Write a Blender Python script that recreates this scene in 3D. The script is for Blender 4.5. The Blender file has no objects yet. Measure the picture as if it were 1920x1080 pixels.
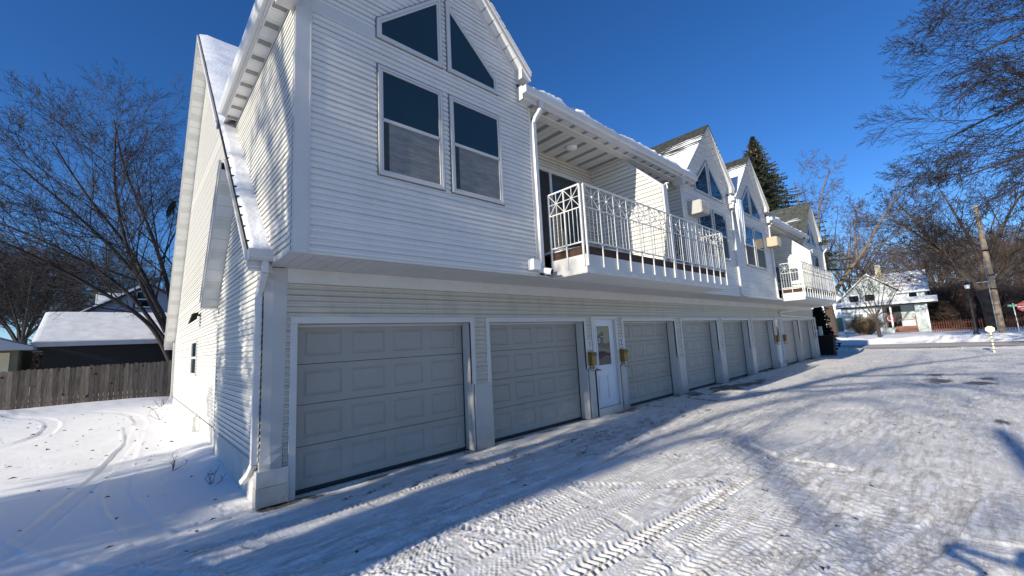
import bpy, math, random
import numpy as np
from mathutils import Vector, Matrix
rad = math.radians
scene = bpy.context.scene
COL = scene.collection

# ------------------------------------------------------------------ camera
CAM = Vector((0.0, -5.8, 1.77))
ROWS = ((0.73546726, -0.67555077, -0.05214475),
        (0.0499713, 0.13083116, -0.99014447),
        (0.67571502, 0.7256131, 0.12998018))
cam_d = bpy.data.cameras.new('camera')
cam = bpy.data.objects.new('camera', cam_d); COL.objects.link(cam)
r_, d_, f_ = [Vector(x) for x in ROWS]
cam.matrix_world = Matrix(((r_.x, -d_.x, -f_.x, CAM.x), (r_.y, -d_.y, -f_.y, CAM.y),
                           (r_.z, -d_.z, -f_.z, CAM.z), (0, 0, 0, 1)))
cam_d.sensor_width = 36; cam_d.lens = 774.26 * 36 / 1920
cam_d.clip_start = 0.02; cam_d.clip_end = 3000
scene.camera = cam

# ------------------------------------------------------------------ light
SUNV = Vector((-1.0, -0.055, 0.362)).normalized()      # towards the sun
el = math.asin(SUNV.z); rot = math.atan2(SUNV.x, SUNV.y)
w = bpy.data.worlds.new('World'); scene.world = w; w.use_nodes = True
nt = w.node_tree; nt.nodes.clear()
sky = nt.nodes.new('ShaderNodeTexSky'); sky.sky_type = 'NISHITA'; sky.sun_disc = False
sky.sun_elevation = el; sky.sun_rotation = rot % (2 * math.pi)
sky.altitude = 300; sky.air_density = 0.85; sky.dust_density = 0.0; sky.ozone_density = 5.0
bg = nt.nodes.new('ShaderNodeBackground'); bg.inputs[1].default_value = 0.13
out = nt.nodes.new('ShaderNodeOutputWorld')
hs = nt.nodes.new('ShaderNodeHueSaturation'); hs.inputs['Saturation'].default_value = 1.16; hs.inputs['Hue'].default_value = .507
nt.links.new(sky.outputs[0], hs.inputs['Color']); nt.links.new(hs.outputs[0], bg.inputs[0]); nt.links.new(bg.outputs[0], out.inputs[0])
sl = bpy.data.lights.new('sun', 'SUN'); sl.energy = 5.0; sl.angle = rad(0.53); sl.color = (1, 0.925, 0.78)
so = bpy.data.objects.new('sun', sl); COL.objects.link(so)
so.rotation_euler = SUNV.to_track_quat('Z', 'Y').to_euler(); so.location = (-20, -8, 25)
scene.view_settings.view_transform = 'Standard'; scene.view_settings.look = 'None'
scene.view_settings.exposure = 0.33; scene.view_settings.gamma = 1
scene.cycles.use_denoising = True
scene.cycles.max_bounces = 6

# ------------------------------------------------------------------ materials
def nodes(name):
    m = bpy.data.materials.new(name); m.use_nodes = True
    t = m.node_tree; b = t.nodes['Principled BSDF']
    return m, t, b
def N(t, kind, **kw):
    n = t.nodes.new(kind)
    for k, v in kw.items():
        if k in n.inputs.keys(): n.inputs[k].default_value = v
        else: setattr(n, k, v)
    return n
def mat(name, col, rough=0.6, var=0.08, scale=4.0, metal=0.0, bump=0.0, bscale=40.0, dirt=None, dscale=1.2, damt=0.5,
        stretch=(1, 1, 1), spec=0.5, coat=0.0, laps=None):
    m, t, b = nodes(name); L = t.links.new
    tc = N(t, 'ShaderNodeTexCoord'); mp = N(t, 'ShaderNodeMapping'); mp.inputs['Scale'].default_value = stretch
    L(tc.outputs['Object'], mp.inputs[0])
    n1 = N(t, 'ShaderNodeTexNoise', Scale=scale, Detail=6.0, Roughness=0.6); L(mp.outputs[0], n1.inputs[0])
    mr = N(t, 'ShaderNodeMapRange'); L(n1.outputs[0], mr.inputs[0])
    mr.inputs[1].default_value = 0.25; mr.inputs[2].default_value = 0.75
    mr.inputs[3].default_value = 1 - var; mr.inputs[4].default_value = 1 + var
    mul = N(t, 'ShaderNodeVectorMath', operation='SCALE'); mul.inputs[0].default_value = col[:3]
    L(mr.outputs[0], mul.inputs['Scale']); src = mul.outputs[0]
    if dirt:
        n2 = N(t, 'ShaderNodeTexNoise', Scale=dscale, Detail=8.0, Roughness=0.7); L(mp.outputs[0], n2.inputs[0])
        r2 = N(t, 'ShaderNodeMapRange'); L(n2.outputs[0], r2.inputs[0])
        r2.inputs[1].default_value = 0.5; r2.inputs[2].default_value = 0.8; r2.inputs[4].default_value = damt
        mx = N(t, 'ShaderNodeMix', data_type='RGBA'); L(r2.outputs[0], mx.inputs[0]); L(src, mx.inputs[6])
        mx.inputs[7].default_value = (*dirt, 1); src = mx.outputs[2]
    if laps:      # painted lap shadow (grime too on the cream) and panel seam at course feet
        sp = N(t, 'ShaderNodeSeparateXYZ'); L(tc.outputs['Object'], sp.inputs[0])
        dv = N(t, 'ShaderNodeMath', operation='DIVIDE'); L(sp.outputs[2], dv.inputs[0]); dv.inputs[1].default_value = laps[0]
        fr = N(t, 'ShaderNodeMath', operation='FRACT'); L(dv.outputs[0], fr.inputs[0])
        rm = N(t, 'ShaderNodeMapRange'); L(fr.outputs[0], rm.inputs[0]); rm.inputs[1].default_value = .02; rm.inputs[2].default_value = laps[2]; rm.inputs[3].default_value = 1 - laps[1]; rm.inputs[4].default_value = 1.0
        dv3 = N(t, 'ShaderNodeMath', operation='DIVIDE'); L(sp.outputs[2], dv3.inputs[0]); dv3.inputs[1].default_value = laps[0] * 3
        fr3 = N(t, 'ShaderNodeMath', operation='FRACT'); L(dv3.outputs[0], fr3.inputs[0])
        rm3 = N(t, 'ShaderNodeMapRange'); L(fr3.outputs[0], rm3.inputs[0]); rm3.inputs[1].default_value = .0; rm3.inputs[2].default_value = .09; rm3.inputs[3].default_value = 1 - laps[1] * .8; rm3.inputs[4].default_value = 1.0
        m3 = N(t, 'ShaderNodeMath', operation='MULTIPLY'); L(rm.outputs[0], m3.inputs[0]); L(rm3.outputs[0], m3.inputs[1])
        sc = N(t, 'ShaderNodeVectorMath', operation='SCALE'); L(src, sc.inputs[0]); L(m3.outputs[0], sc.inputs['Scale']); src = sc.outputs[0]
    L(src, b.inputs['Base Color'])
    rr = N(t, 'ShaderNodeMapRange'); L(n1.outputs[0], rr.inputs[0])
    rr.inputs[3].default_value = max(0.02, rough - 0.08); rr.inputs[4].default_value = min(1, rough + 0.08)
    L(rr.outputs[0], b.inputs['Roughness'])
    b.inputs['Metallic'].default_value = metal
    b.inputs['Specular IOR Level'].default_value = spec
    b.inputs['Coat Weight'].default_value = coat
    if bump:
        nb = N(t, 'ShaderNodeTexNoise', Scale=bscale, Detail=4.0); L(mp.outputs[0], nb.inputs[0])
        bp = N(t, 'ShaderNodeBump', Strength=bump, Distance=0.02); L(nb.outputs[0], bp.inputs['Height'])
        L(bp.outputs[0], b.inputs['Normal'])
    return m
M = {}
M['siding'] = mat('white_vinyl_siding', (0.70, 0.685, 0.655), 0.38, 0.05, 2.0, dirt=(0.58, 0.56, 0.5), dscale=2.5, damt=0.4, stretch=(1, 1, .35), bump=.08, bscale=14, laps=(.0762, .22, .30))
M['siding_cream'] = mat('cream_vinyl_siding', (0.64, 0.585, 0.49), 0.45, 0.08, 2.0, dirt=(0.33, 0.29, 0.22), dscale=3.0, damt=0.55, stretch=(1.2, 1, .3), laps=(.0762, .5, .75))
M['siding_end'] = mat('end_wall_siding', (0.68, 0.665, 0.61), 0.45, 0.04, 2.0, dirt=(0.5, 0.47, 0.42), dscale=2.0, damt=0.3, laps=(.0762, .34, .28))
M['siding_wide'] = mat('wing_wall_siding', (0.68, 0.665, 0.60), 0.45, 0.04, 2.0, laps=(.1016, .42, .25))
M['trim'] = mat('white_painted_trim', (0.55, 0.54, 0.52), 0.42, 0.05, 3.0, dirt=(0.55, 0.53, 0.48), dscale=2.2, damt=0.35, bump=.04, bscale=12)
M['clad'] = mat('bent_metal_cladding', (0.47, 0.46, 0.44), 0.35, 0.06, 3.0, bump=0.35, bscale=3.5, dirt=(0.4, 0.36, 0.3), dscale=3, damt=.35)
M['soffit'] = mat('soffit_panel', (0.62, 0.61, 0.57), 0.5, 0.05, 2.0, dirt=(0.42, 0.4, 0.35), dscale=3, damt=0.4)
M['soffit_light'] = mat('soffit_panel_light', (0.74, 0.73, 0.69), 0.5, 0.05, 2.0)
M['vent'] = mat('perforated_vent', (0.24, 0.235, 0.22), 0.6, 0.5, 90.0)
M['door'] = mat('garage_door_steel', (0.325, 0.30, 0.265), 0.45, 0.05, 1.3, dirt=(0.32, 0.31, 0.29), dscale=2.0, damt=0.45, bump=.03, bscale=60)
def add_splash(m, z0, z1, col, amt):
    t = m.node_tree; b = t.nodes['Principled BSDF']; L = t.links.new; src = b.inputs['Base Color'].links[0].from_socket
    tc = N(t, 'ShaderNodeTexCoord'); sp = N(t, 'ShaderNodeSeparateXYZ'); L(tc.outputs['Object'], sp.inputs[0])
    n = N(t, 'ShaderNodeTexNoise', Scale=2.6, Detail=9.0, Roughness=.75); L(tc.outputs['Object'], n.inputs[0])
    g = N(t, 'ShaderNodeMapRange'); L(sp.outputs[2], g.inputs[0]); g.inputs[1].default_value = z0; g.inputs[2].default_value = z1; g.inputs[3].default_value = .35; g.inputs[4].default_value = -.25
    a = N(t, 'ShaderNodeMath', operation='ADD'); L(n.outputs[0], a.inputs[0]); L(g.outputs[0], a.inputs[1])
    r = N(t, 'ShaderNodeMapRange'); L(a.outputs[0], r.inputs[0]); r.inputs[1].default_value = .5; r.inputs[2].default_value = .95; r.inputs[4].default_value = amt
    x = N(t, 'ShaderNodeMix', data_type='RGBA'); L(r.outputs[0], x.inputs[0]); L(src, x.inputs[6]); x.inputs[7].default_value = (*col, 1); L(x.outputs[2], b.inputs['Base Color'])
def per_object(m, lo, hi):
    t = m.node_tree; b = t.nodes['Principled BSDF']; L = t.links.new; src = b.inputs['Base Color'].links[0].from_socket
    oi = N(t, 'ShaderNodeObjectInfo'); r = N(t, 'ShaderNodeMapRange'); L(oi.outputs['Random'], r.inputs[0]); r.inputs[3].default_value = lo; r.inputs[4].default_value = hi
    v = N(t, 'ShaderNodeVectorMath', operation='SCALE'); L(src, v.inputs[0]); L(r.outputs[0], v.inputs['Scale']); L(v.outputs[0], b.inputs['Base Color'])
per_object(M['door'], .86, 1.14); per_object(M['clad'], .9, 1.08)
add_splash(M['door'], 0, 1.1, (.50, .47, .42), .55); add_splash(M['clad'], 0, .7, (.24, .21, .17), .6); add_splash(M['trim'], 0, .5, (.3, .27, .22), .5); add_splash(M['siding_cream'], .2, 1.4, (.36, .3, .22), .5)
M['door_white'] = mat('entry_door_paint', (0.66, 0.69, 0.74), 0.35, 0.04, 3.0, dirt=(0.5, .48, .43), dscale=4, damt=.3)
M['rail'] = mat('white_iron_paint', (0.64, 0.63, 0.60), 0.4, 0.05, 8.0, dirt=(0.5, 0.42, 0.32), dscale=9, damt=0.35)
M['gutter'] = mat('white_aluminium', (0.60, 0.60, 0.59), 0.3, 0.05, 3.0, dirt=(0.5, 0.48, 0.44), dscale=4, damt=0.4, bump=.05, bscale=8)
M['soffit_white'] = mat('bay_soffit', (.60, .60, .58), .5, .05)
M['black'] = mat('black_rubber', (0.02, 0.02, 0.02), 0.6, 0.2)
M['dark'] = mat('dark_plastic', (0.008, 0.008, 0.009), 0.75, 0.2, spec=.2)
M['channel'] = mat('window_channel_gap', (0.16, 0.16, 0.16), 0.7, 0.2)
M['blind'] = mat('pale_window_blind', (0.25, 0.27, 0.25), 0.6, 0.15, 6.0)
M['iron'] = mat('black_iron', (0.02, 0.022, 0.022), 0.5, 0.2)
M['found'] = mat('foundation_parging', (0.62, 0.6, 0.55), 0.7, 0.1, 2.5, bump=.3, bscale=20, dirt=(0.3, 0.28, 0.25), dscale=3, damt=0.6)
M['brown'] = mat('stained_joist', (0.05, 0.022, 0.012), 0.8, 0.35, 12.0, bump=.4, bscale=60)
M['bark'] = mat('dark_bark', (0.042, 0.034, 0.03), 0.9, 0.35, 6.0, bump=.6, bscale=25)
M['twig'] = mat('dark_twigs', (0.022, 0.018, 0.017), 0.9, 0.3, 6.0)
M['bark_brown'] = mat('brown_bark', (0.08, 0.06, 0.047), 0.9, 0.35, 6.0, bump=.6, bscale=25)
M['bark_pale'] = mat('pale_bark', (0.17, 0.13, 0.095), 0.9, 0.4, 5.0, bump=.6, bscale=20)
M['needle'] = mat('spruce_needles', (0.045, 0.056, 0.036), 0.8, 0.5, 3.0)
M['needle_b'] = mat('shrub_needles', (0.012, 0.016, 0.010), 0.85, 0.5, 3.0)
M['cone'] = mat('spruce_cones', (0.30, 0.15, 0.07), 0.8, 0.3, 9.0)
M['mailbox'] = mat('brassy_mailbox_paint', (0.26, 0.155, 0.03), 0.4, 0.25, 14.0, metal=0.3, dirt=(0.08, 0.05, 0.02), dscale=12, damt=0.7)
M['paper'] = mat('folded_paper', (0.55, 0.52, 0.46), 0.8, 0.3, 30.0)
M['plaque'] = mat('number_plaque', (0.62, 0.63, 0.6), 0.6, 0.1)
M['ink'] = mat('black_ink', (0.02, 0.02, 0.02), 0.6, 0.0)
M['white'] = mat('plain_white', (0.8, 0.8, 0.78), 0.5, 0.03)
M['sticker'] = mat('window_sticker', (0.62, 0.63, 0.64), 0.6, 0.1)
M['ac_face'] = mat('air_conditioner_grille', (0.5, 0.48, 0.43), 0.55, 0.15, 8.0, dirt=(.2, .18, .15), dscale=9, damt=.6)
M['ac_white'] = mat('air_conditioner_white_case', (.40, .39, .36), .5, .08, 5.0, dirt=(.25, .23, .2), dscale=6, damt=.5)
M['ac_tan'] = mat('air_conditioner_case', (0.42, 0.34, 0.23), 0.5, 0.08, 5.0)
M['interior'] = mat('dark_interior', (0.01, 0.01, 0.012), 0.6, 0.2)
M['chair'] = mat('dark_chair_frame', (0.03, 0.05, 0.06), 0.5, 0.2)
M['fence'] = None
M['house_blue'] = mat('pale_teal_siding', (0.50, 0.555, 0.55), 0.7, 0.08, 1.5, dirt=(.40, .45, .45), dscale=2, damt=.4)
M['house_white'] = mat('white_house_siding', (0.7, 0.72, 0.74), 0.7, 0.1, 1.5)
M['house_gray'] = mat('grey_blue_siding', (0.30, 0.35, 0.42), 0.7, 0.1, 1.5)
M['black_wall'] = mat('black_stained_siding', (0.006, 0.007, 0.009), 0.7, 0.3, 3.0)
M['olive'] = mat('olive_siding', (0.13, 0.13, 0.09), 0.7, 0.2, 3.0)
M['blackroof'] = mat('dark_shingle', (0.03, 0.03, 0.032), 0.8, 0.3, 9.0)
M['wood_red'] = mat('weathered_red_pickets', (0.11, 0.035, 0.02), 0.85, 0.35, 6.0)
M['orange'] = mat('orange_pickets', (0.75, 0.33, 0.05), 0.8, 0.2, 6.0)
M['red'] = mat('red_sign_sheet', (0.55, 0.02, 0.03), 0.4, 0.06)
M['green_sign'] = mat('green_sign_sheet', (0.03, 0.30, 0.20), 0.4, 0.06)
M['steel'] = mat('galvanised_post', (0.42, 0.43, 0.44), 0.45, 0.15, 8.0, metal=0.5)
M['yellow'] = mat('pale_yellow_sign', (0.78, 0.72, 0.36), 0.5, 0.08)
M['yellow_w'] = mat('cream_marker_paint', (0.8, 0.74, 0.5), 0.5, 0.1)
M['pole'] = mat('weathered_pole_wood', (0.40, 0.31, 0.22), 0.85, 0.35, 5.0, bump=.5, bscale=30, stretch=(6, 6, .6), dirt=(.08, .06, .045), dscale=2.5, damt=.7)
M['brick'] = mat('red_brick_wall', (0.30, 0.09, 0.06), 0.85, 0.3, 6.0)
M['cream'] = mat('cream_wall', (0.62, 0.55, 0.36), 0.7, 0.1)
M['shrub'] = mat('dry_shrub_twigs', (0.22, 0.15, 0.075), 0.9, 0.35, 5.0)
M['thicket'] = mat('thicket_twigs', (0.075, 0.05, 0.038), 0.9, 0.4, 1.0)
M['weed'] = mat('dry_weed', (0.13, 0.065, 0.035), 0.9, 0.3, 5.0)
M['leaf'] = mat('dead_leaf', (0.055, 0.035, 0.022), 0.85, 0.4, 5.0)
M['skin'] = mat('skin', (0.55, 0.33, 0.24), 0.55, 0.06, 8.0)
M['coat'] = mat('navy_winter_coat', (0.03, 0.04, 0.07), 0.8, 0.2, 30.0, bump=.3, bscale=30)
M['jeans'] = mat('dark_jeans', (0.04, 0.05, 0.09), 0.9, 0.2, 60.0)
M['hair'] = mat('brown_hair', (0.05, 0.03, 0.02), 0.6, 0.3, 40.0)
M['ice'] = mat('clear_ice', (0.78, 0.83, 0.88), 0.15, 0.08, 20.0, spec=.6)
M['green_door'] = mat('green_door_paint', (0.05, 0.13, 0.09), 0.5, 0.2)
M['red_door'] = mat('red_banner', (0.20, 0.03, 0.03), 0.6, 0.1)
M['steps'] = mat('red_brown_steps', (0.24, 0.11, 0.08), 0.8, 0.25, 8.0)
M['carpaint'] = mat('dark_blue_car_paint', (0.02, 0.03, 0.06), 0.25, 0.1, coat=.6)

def glass_mat(name, col=(0.018, 0.036, 0.042), rough=0.03, wav=0.10):
    m, t, b = nodes(name); L = t.links.new
    b.inputs['Base Color'].default_value = (*col, 1)
    b.inputs['Roughness'].default_value = rough
    b.inputs['IOR'].default_value = 1.6
    tc = N(t, 'ShaderNodeTexCoord'); n = N(t, 'ShaderNodeTexNoise', Scale=1.4, Detail=1.0); L(tc.outputs['Object'], n.inputs[0])
    bp = N(t, 'ShaderNodeBump', Strength=wav, Distance=0.05); L(n.outputs[0], bp.inputs['Height']); L(bp.outputs[0], b.inputs['Normal'])
    return m
M['glass'] = glass_mat('window_glass')
M['glass_far'] = glass_mat('window_glass_wavy', (0.006, 0.012, 0.018), 0.02, 0.25)

def screen_mat():     # insect screen with a pale curtain behind it
    m, t, b = nodes('screen_and_curtain'); L = t.links.new
    tc = N(t, 'ShaderNodeTexCoord'); mp = N(t, 'ShaderNodeMapping'); mp.inputs['Scale'].default_value = (2.2, 2.2, 14)
    mp.inputs['Rotation'].default_value = (0, .35, 0)
    L(tc.outputs['Object'], mp.inputs[0])
    n = N(t, 'ShaderNodeTexNoise', Scale=1.6, Detail=10.0, Roughness=0.75); L(mp.outputs[0], n.inputs[0])
    cr = N(t, 'ShaderNodeValToRGB'); L(n.outputs[0], cr.inputs[0])
    cr.color_ramp.elements[0].position = 0.35; cr.color_ramp.elements[0].color = (0.125, 0.125, 0.12, 1)
    cr.color_ramp.elements[1].position = 0.72; cr.color_ramp.elements[1].color = (0.27, 0.27, 0.26, 1)
    L(cr.outputs[0], b.inputs['Base Color']); b.inputs['Roughness'].default_value = 0.55
    return m
M['screen'] = screen_mat()
M['screen_dark'] = mat('dark_insect_screen', (0.035, 0.035, 0.032), 0.5, 0.3, 12.0)

def snow_mat(name, lo=(0.70, 0.71, 0.73), hi=(0.88, 0.885, 0.90), scale=6, bump=.35, bscale=18):
    m, t, b = nodes(name); L = t.links.new
    tc = N(t, 'ShaderNodeTexCoord')
    n = N(t, 'ShaderNodeTexNoise', Scale=scale, Detail=8.0, Roughness=0.65); L(tc.outputs['Object'], n.inputs[0])
    cr = N(t, 'ShaderNodeValToRGB'); L(n.outputs[0], cr.inputs[0])
    cr.color_ramp.elements[0].position = 0.3; cr.color_ramp.elements[0].color = (*lo, 1)
    cr.color_ramp.elements[1].position = 0.6; cr.color_ramp.elements[1].color = (*hi, 1)
    L(cr.outputs[0], b.inputs['Base Color']); b.inputs['Roughness'].default_value = 0.6
    b.inputs['Specular IOR Level'].default_value = 0.3
    nb = N(t, 'ShaderNodeTexNoise', Scale=bscale, Detail=6.0); L(tc.outputs['Object'], nb.inputs[0])
    bp = N(t, 'ShaderNodeBump', Strength=bump, Distance=0.03); L(nb.outputs[0], bp.inputs['Height']); L(bp.outputs[0], b.inputs['Normal'])
    return m
M['snow'] = snow_mat('snow')
M['snow_roof'] = snow_mat('roof_snow', scale=2.5)
M['snow_dirty'] = snow_mat('dirty_plowed_snow', (0.35, 0.31, 0.25), (0.80, 0.78, 0.72), 1.6, .8, 5)

def shingle_mat(name, snow=0.5, zmid=None, zw=1.0, dark=(0.045, 0.05, 0.042)):
    """asphalt shingles in courses with snow left lying on part of them"""
    m, t, b = nodes(name); L = t.links.new
    tc = N(t, 'ShaderNodeTexCoord'); sx = N(t, 'ShaderNodeSeparateXYZ'); L(tc.outputs['Object'], sx.inputs[0])
    n = N(t, 'ShaderNodeTexNoise', Scale=9.0, Detail=5.0); L(tc.outputs['Object'], n.inputs[0])
    cr = N(t, 'ShaderNodeValToRGB'); L(n.outputs[0], cr.inputs[0])
    cr.color_ramp.elements[0].position = .3; cr.color_ramp.elements[0].color = (dark[0]*.5, dark[1]*.5, dark[2]*.5, 1)
    cr.color_ramp.elements[1].position = .75; cr.color_ramp.elements[1].color = (dark[0]*2, dark[1]*2, dark[2]*2, 1)
    # courses
    mz = N(t, 'ShaderNodeMath', operation='MULTIPLY'); L(sx.outputs[2], mz.inputs[0]); mz.inputs[1].default_value = 9.0
    fr = N(t, 'ShaderNodeMath', operation='FRACT'); L(mz.outputs[0], fr.inputs[0])
    # snow mask
    mp = N(t, 'ShaderNodeMapping'); mp.inputs['Scale'].default_value = (0.8, 0.55, 2.0); L(tc.outputs['Object'], mp.inputs[0])
    n2 = N(t, 'ShaderNodeTexNoise', Scale=1.3, Detail=7.0, Roughness=.6); L(mp.outputs[0], n2.inputs[0])
    add = N(t, 'ShaderNodeMath', operation='MULTIPLY_ADD'); L(fr.outputs[0], add.inputs[0]); add.inputs[1].default_value = -0.22
    L(n2.outputs[0], add.inputs[2]); src = add.outputs[0]
    if zmid is not None:
        g = N(t, 'ShaderNodeMapRange'); L(sx.outputs[2], g.inputs[0]); g.clamp = True
        g.inputs[1].default_value = zmid - zw; g.inputs[2].default_value = zmid + zw
        g.inputs[3].default_value = 0.35; g.inputs[4].default_value = -0.35
        a2 = N(t, 'ShaderNodeMath', operation='ADD'); L(src, a2.inputs[0]); L(g.outputs[0], a2.inputs[1]); src = a2.outputs[0]
    st = N(t, 'ShaderNodeMapRange'); L(src, st.inputs[0]); th = 0.44 + (0.5 - snow) * 0.5
    st.inputs[1].default_value = th - .02; st.inputs[2].default_value = th + .02
    mx = N(t, 'ShaderNodeMix', data_type='RGBA'); L(st.outputs[0], mx.inputs[0]); L(cr.outputs[0], mx.inputs[6])
    mx.inputs[7].default_value = (0.74, 0.745, 0.76, 1); L(mx.outputs[2], b.inputs['Base Color']); b.inputs['Roughness'].default_value = .8
    hs = N(t, 'ShaderNodeMath', operation='MULTIPLY_ADD'); L(st.outputs[0], hs.inputs[0]); hs.inputs[1].default_value = 1.6; L(fr.outputs[0], hs.inputs[2])
    bp = N(t, 'ShaderNodeBump', Strength=.8, Distance=0.03); L(hs.outputs[0], bp.inputs['Height']); L(bp.outputs[0], b.inputs['Normal'])
    return m
M['roof_gable'] = shingle_mat('gable_shingles_half_snowed', 0.58, 7.55, 0.8, (0.024, 0.026, 0.022))
M['roof_bare'] = shingle_mat('gable_shingles_mostly_bare', 0.24, None, 1, (0.045, 0.048, 0.041))
M['roof_house'] = shingle_mat('house_shingles_snowed', 0.82, None, 1, (0.10, 0.045, 0.03))

def fence_mat():
    m, t, b = nodes('weathered_grey_boards'); L = t.links.new
    tc = N(t, 'ShaderNodeTexCoord'); g = N(t, 'ShaderNodeNewGeometry')
    mp = N(t, 'ShaderNodeMapping'); mp.inputs['Scale'].default_value = (8, 8, .7); L(tc.outputs['Object'], mp.inputs[0])
    n = N(t, 'ShaderNodeTexNoise', Scale=3.0, Detail=8.0, Roughness=.7); L(mp.outputs[0], n.inputs[0])
    cr = N(t, 'ShaderNodeValToRGB'); L(n.outputs[0], cr.inputs[0])
    cr.color_ramp.elements[0].position = .3; cr.color_ramp.elements[0].color = (.075, .058, .044, 1)
    cr.color_ramp.elements[1].position = .75; cr.color_ramp.elements[1].color = (.29, .235, .18, 1)
    mr = N(t, 'ShaderNodeMapRange'); L(g.outputs['Random Per Island'], mr.inputs[0]); mr.inputs[3].default_value = .6; mr.inputs[4].default_value = 1.25
    mu = N(t, 'ShaderNodeVectorMath', operation='SCALE'); L(cr.outputs[0], mu.inputs[0]); L(mr.outputs[0], mu.inputs['Scale'])
    n2 = N(t, 'ShaderNodeTexNoise', Scale=5.0, Detail=1.0); L(tc.outputs['Object'], n2.inputs[0])
    r2 = N(t, 'ShaderNodeMapRange'); L(n2.outputs[0], r2.inputs[0]); r2.inputs[1].default_value = .70; r2.inputs[2].default_value = .74
    mx = N(t, 'ShaderNodeMix', data_type='RGBA'); L(r2.outputs[0], mx.inputs[0]); L(mu.outputs[0], mx.inputs[6]); mx.inputs[7].default_value = (.02, .015, .01, 1)
    L(mx.outputs[2], b.inputs['Base Color']); b.inputs['Roughness'].default_value = .85
    return m
M['fence'] = fence_mat()

# ------------------------------------------------------------------ mesh helpers
def tag(o, label=None, cat=None, group=None, kind=None):
    if label: o['label'] = label
    if cat: o['category'] = cat
    if group: o['group'] = group
    if kind: o['kind'] = kind
    return o
def empty(name, loc=(0, 0, 0), **kw):
    o = bpy.data.objects.new(name, None); COL.objects.link(o); o.location = loc; o.empty_display_size = .2
    return tag(o, **kw)
def adopt(o, parent):
    o.parent = parent
    # children are modelled in world coordinates: cancel the thing's own offset
    off = Vector((0, 0, 0)); p = parent
    while p is not None:
        off += Vector(p.location) if p.parent is None else Vector((0, 0, 0)); p = p.parent
    if parent.parent is None: o.matrix_parent_inverse = Matrix.Translation(-off)
class MB:
    def __init__(s): s.v = []; s.f = []
    def face(s, *p):
        i = len(s.v); s.v += [tuple(x) for x in p]; s.f.append(tuple(range(i, i + len(p)))); return s
    def box(s, x0, x1, y0, y1, z0, z1):
        if x0 > x1: x0, x1 = x1, x0
        if y0 > y1: y0, y1 = y1, y0
        if z0 > z1: z0, z1 = z1, z0
        i = len(s.v)
        s.v += [(x0, y0, z0), (x1, y0, z0), (x1, y1, z0), (x0, y1, z0), (x0, y0, z1), (x1, y0, z1), (x1, y1, z1), (x0, y1, z1)]
        s.f += [tuple(i + k for k in q) for q in ((0, 3, 2, 1), (4, 5, 6, 7), (0, 1, 5, 4), (1, 2, 6, 5), (2, 3, 7, 6), (3, 0, 4, 7))]
        return s
    def prism(s, poly, axis, a, b):
        """extrude a 2D polygon along an axis ('x': poly is (y,z); 'y': (x,z); 'z': (x,y))"""
        def P(u, v, t): return (t, u, v) if axis == 'x' else (u, t, v) if axis == 'y' else (u, v, t)
        n = len(poly); i = len(s.v)
        s.v += [P(u, v, a) for u, v in poly] + [P(u, v, b) for u, v in poly]
        s.f += [tuple(range(i + n - 1, i - 1, -1)), tuple(range(i + n, i + 2 * n))]
        s.f += [(i + k, i + (k + 1) % n, i + n + (k + 1) % n, i + n + k) for k in range(n)]
        return s
    def beam(s, p, q, w, h=None, up=(0, 0, 1)):
        p = Vector(p); q = Vector(q); h = h or w; d = (q - p).normalized(); u = Vector(up)
        if abs(d.dot(u)) > .98: u = Vector((0, 1, 0))
        a = d.cross(u).normalized() * w / 2; b = a.cross(d).normalized() * h / 2
        i = len(s.v)
        for c in (p, q): s.v += [tuple(c - a - b), tuple(c + a - b), tuple(c + a + b), tuple(c - a + b)]
        s.f += [tuple(i + k for k in qd) for qd in ((0, 1, 2, 3), (7, 6, 5, 4), (0, 4, 5, 1), (1, 5, 6, 2), (2, 6, 7, 3), (3, 7, 4, 0))]
        return s
    def tube(s, pts, rr, n=8, cap=True):
        pts = [Vector(p) for p in pts]
        if not hasattr(rr, '__len__'): rr = [rr] * len(pts)
        i0 = len(s.v); prev = None
        for k, p in enumerate(pts):
            d = (pts[min(k + 1, len(pts) - 1)] - pts[max(k - 1, 0)])
            d = d.normalized() if d.length > 1e-9 else Vector((0, 0, 1))
            if prev is None:
                a = d.orthogonal().normalized()
            else:
                a = prev - d * prev.dot(d)
                a = a.normalized() if a.length > 1e-6 else d.orthogonal().normalized()
            prev = a; b = d.cross(a)
            for j in range(n):
                t = 2 * math.pi * j / n; c = p + (a * math.cos(t) + b * math.sin(t)) * rr[k]; s.v.append((c.x, c.y, c.z))
        for k in range(len(pts) - 1):
            for j in range(n):
                a0 = i0 + k * n + j; a1 = i0 + k * n + (j + 1) % n
                s.f.append((a0, a1, a1 + n, a0 + n))
        if cap and n > 3:
            s.f.append(tuple(range(i0 + n - 1, i0 - 1, -1))); e = i0 + (len(pts) - 1) * n; s.f.append(tuple(range(e, e + n)))
        return s
    def build(s, name, m, parent=None, smooth=False, bevel=0, keep_uv=False):
        me = bpy.data.meshes.new(name); me.from_pydata(s.v, [], s.f); me.update()
        if smooth: me.polygons.foreach_set('use_smooth', [True] * len(me.polygons))
        me.materials.append(M[m] if isinstance(m, str) else m)
        o = bpy.data.objects.new(name, me); COL.objects.link(o)
        if parent is not None: adopt(o, parent)
        if bevel:
            b = o.modifiers.new('bevel', 'BEVEL'); b.width = bevel; b.segments = 2; b.limit_method = 'ANGLE'; b.angle_limit = rad(40)
        return o

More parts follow.
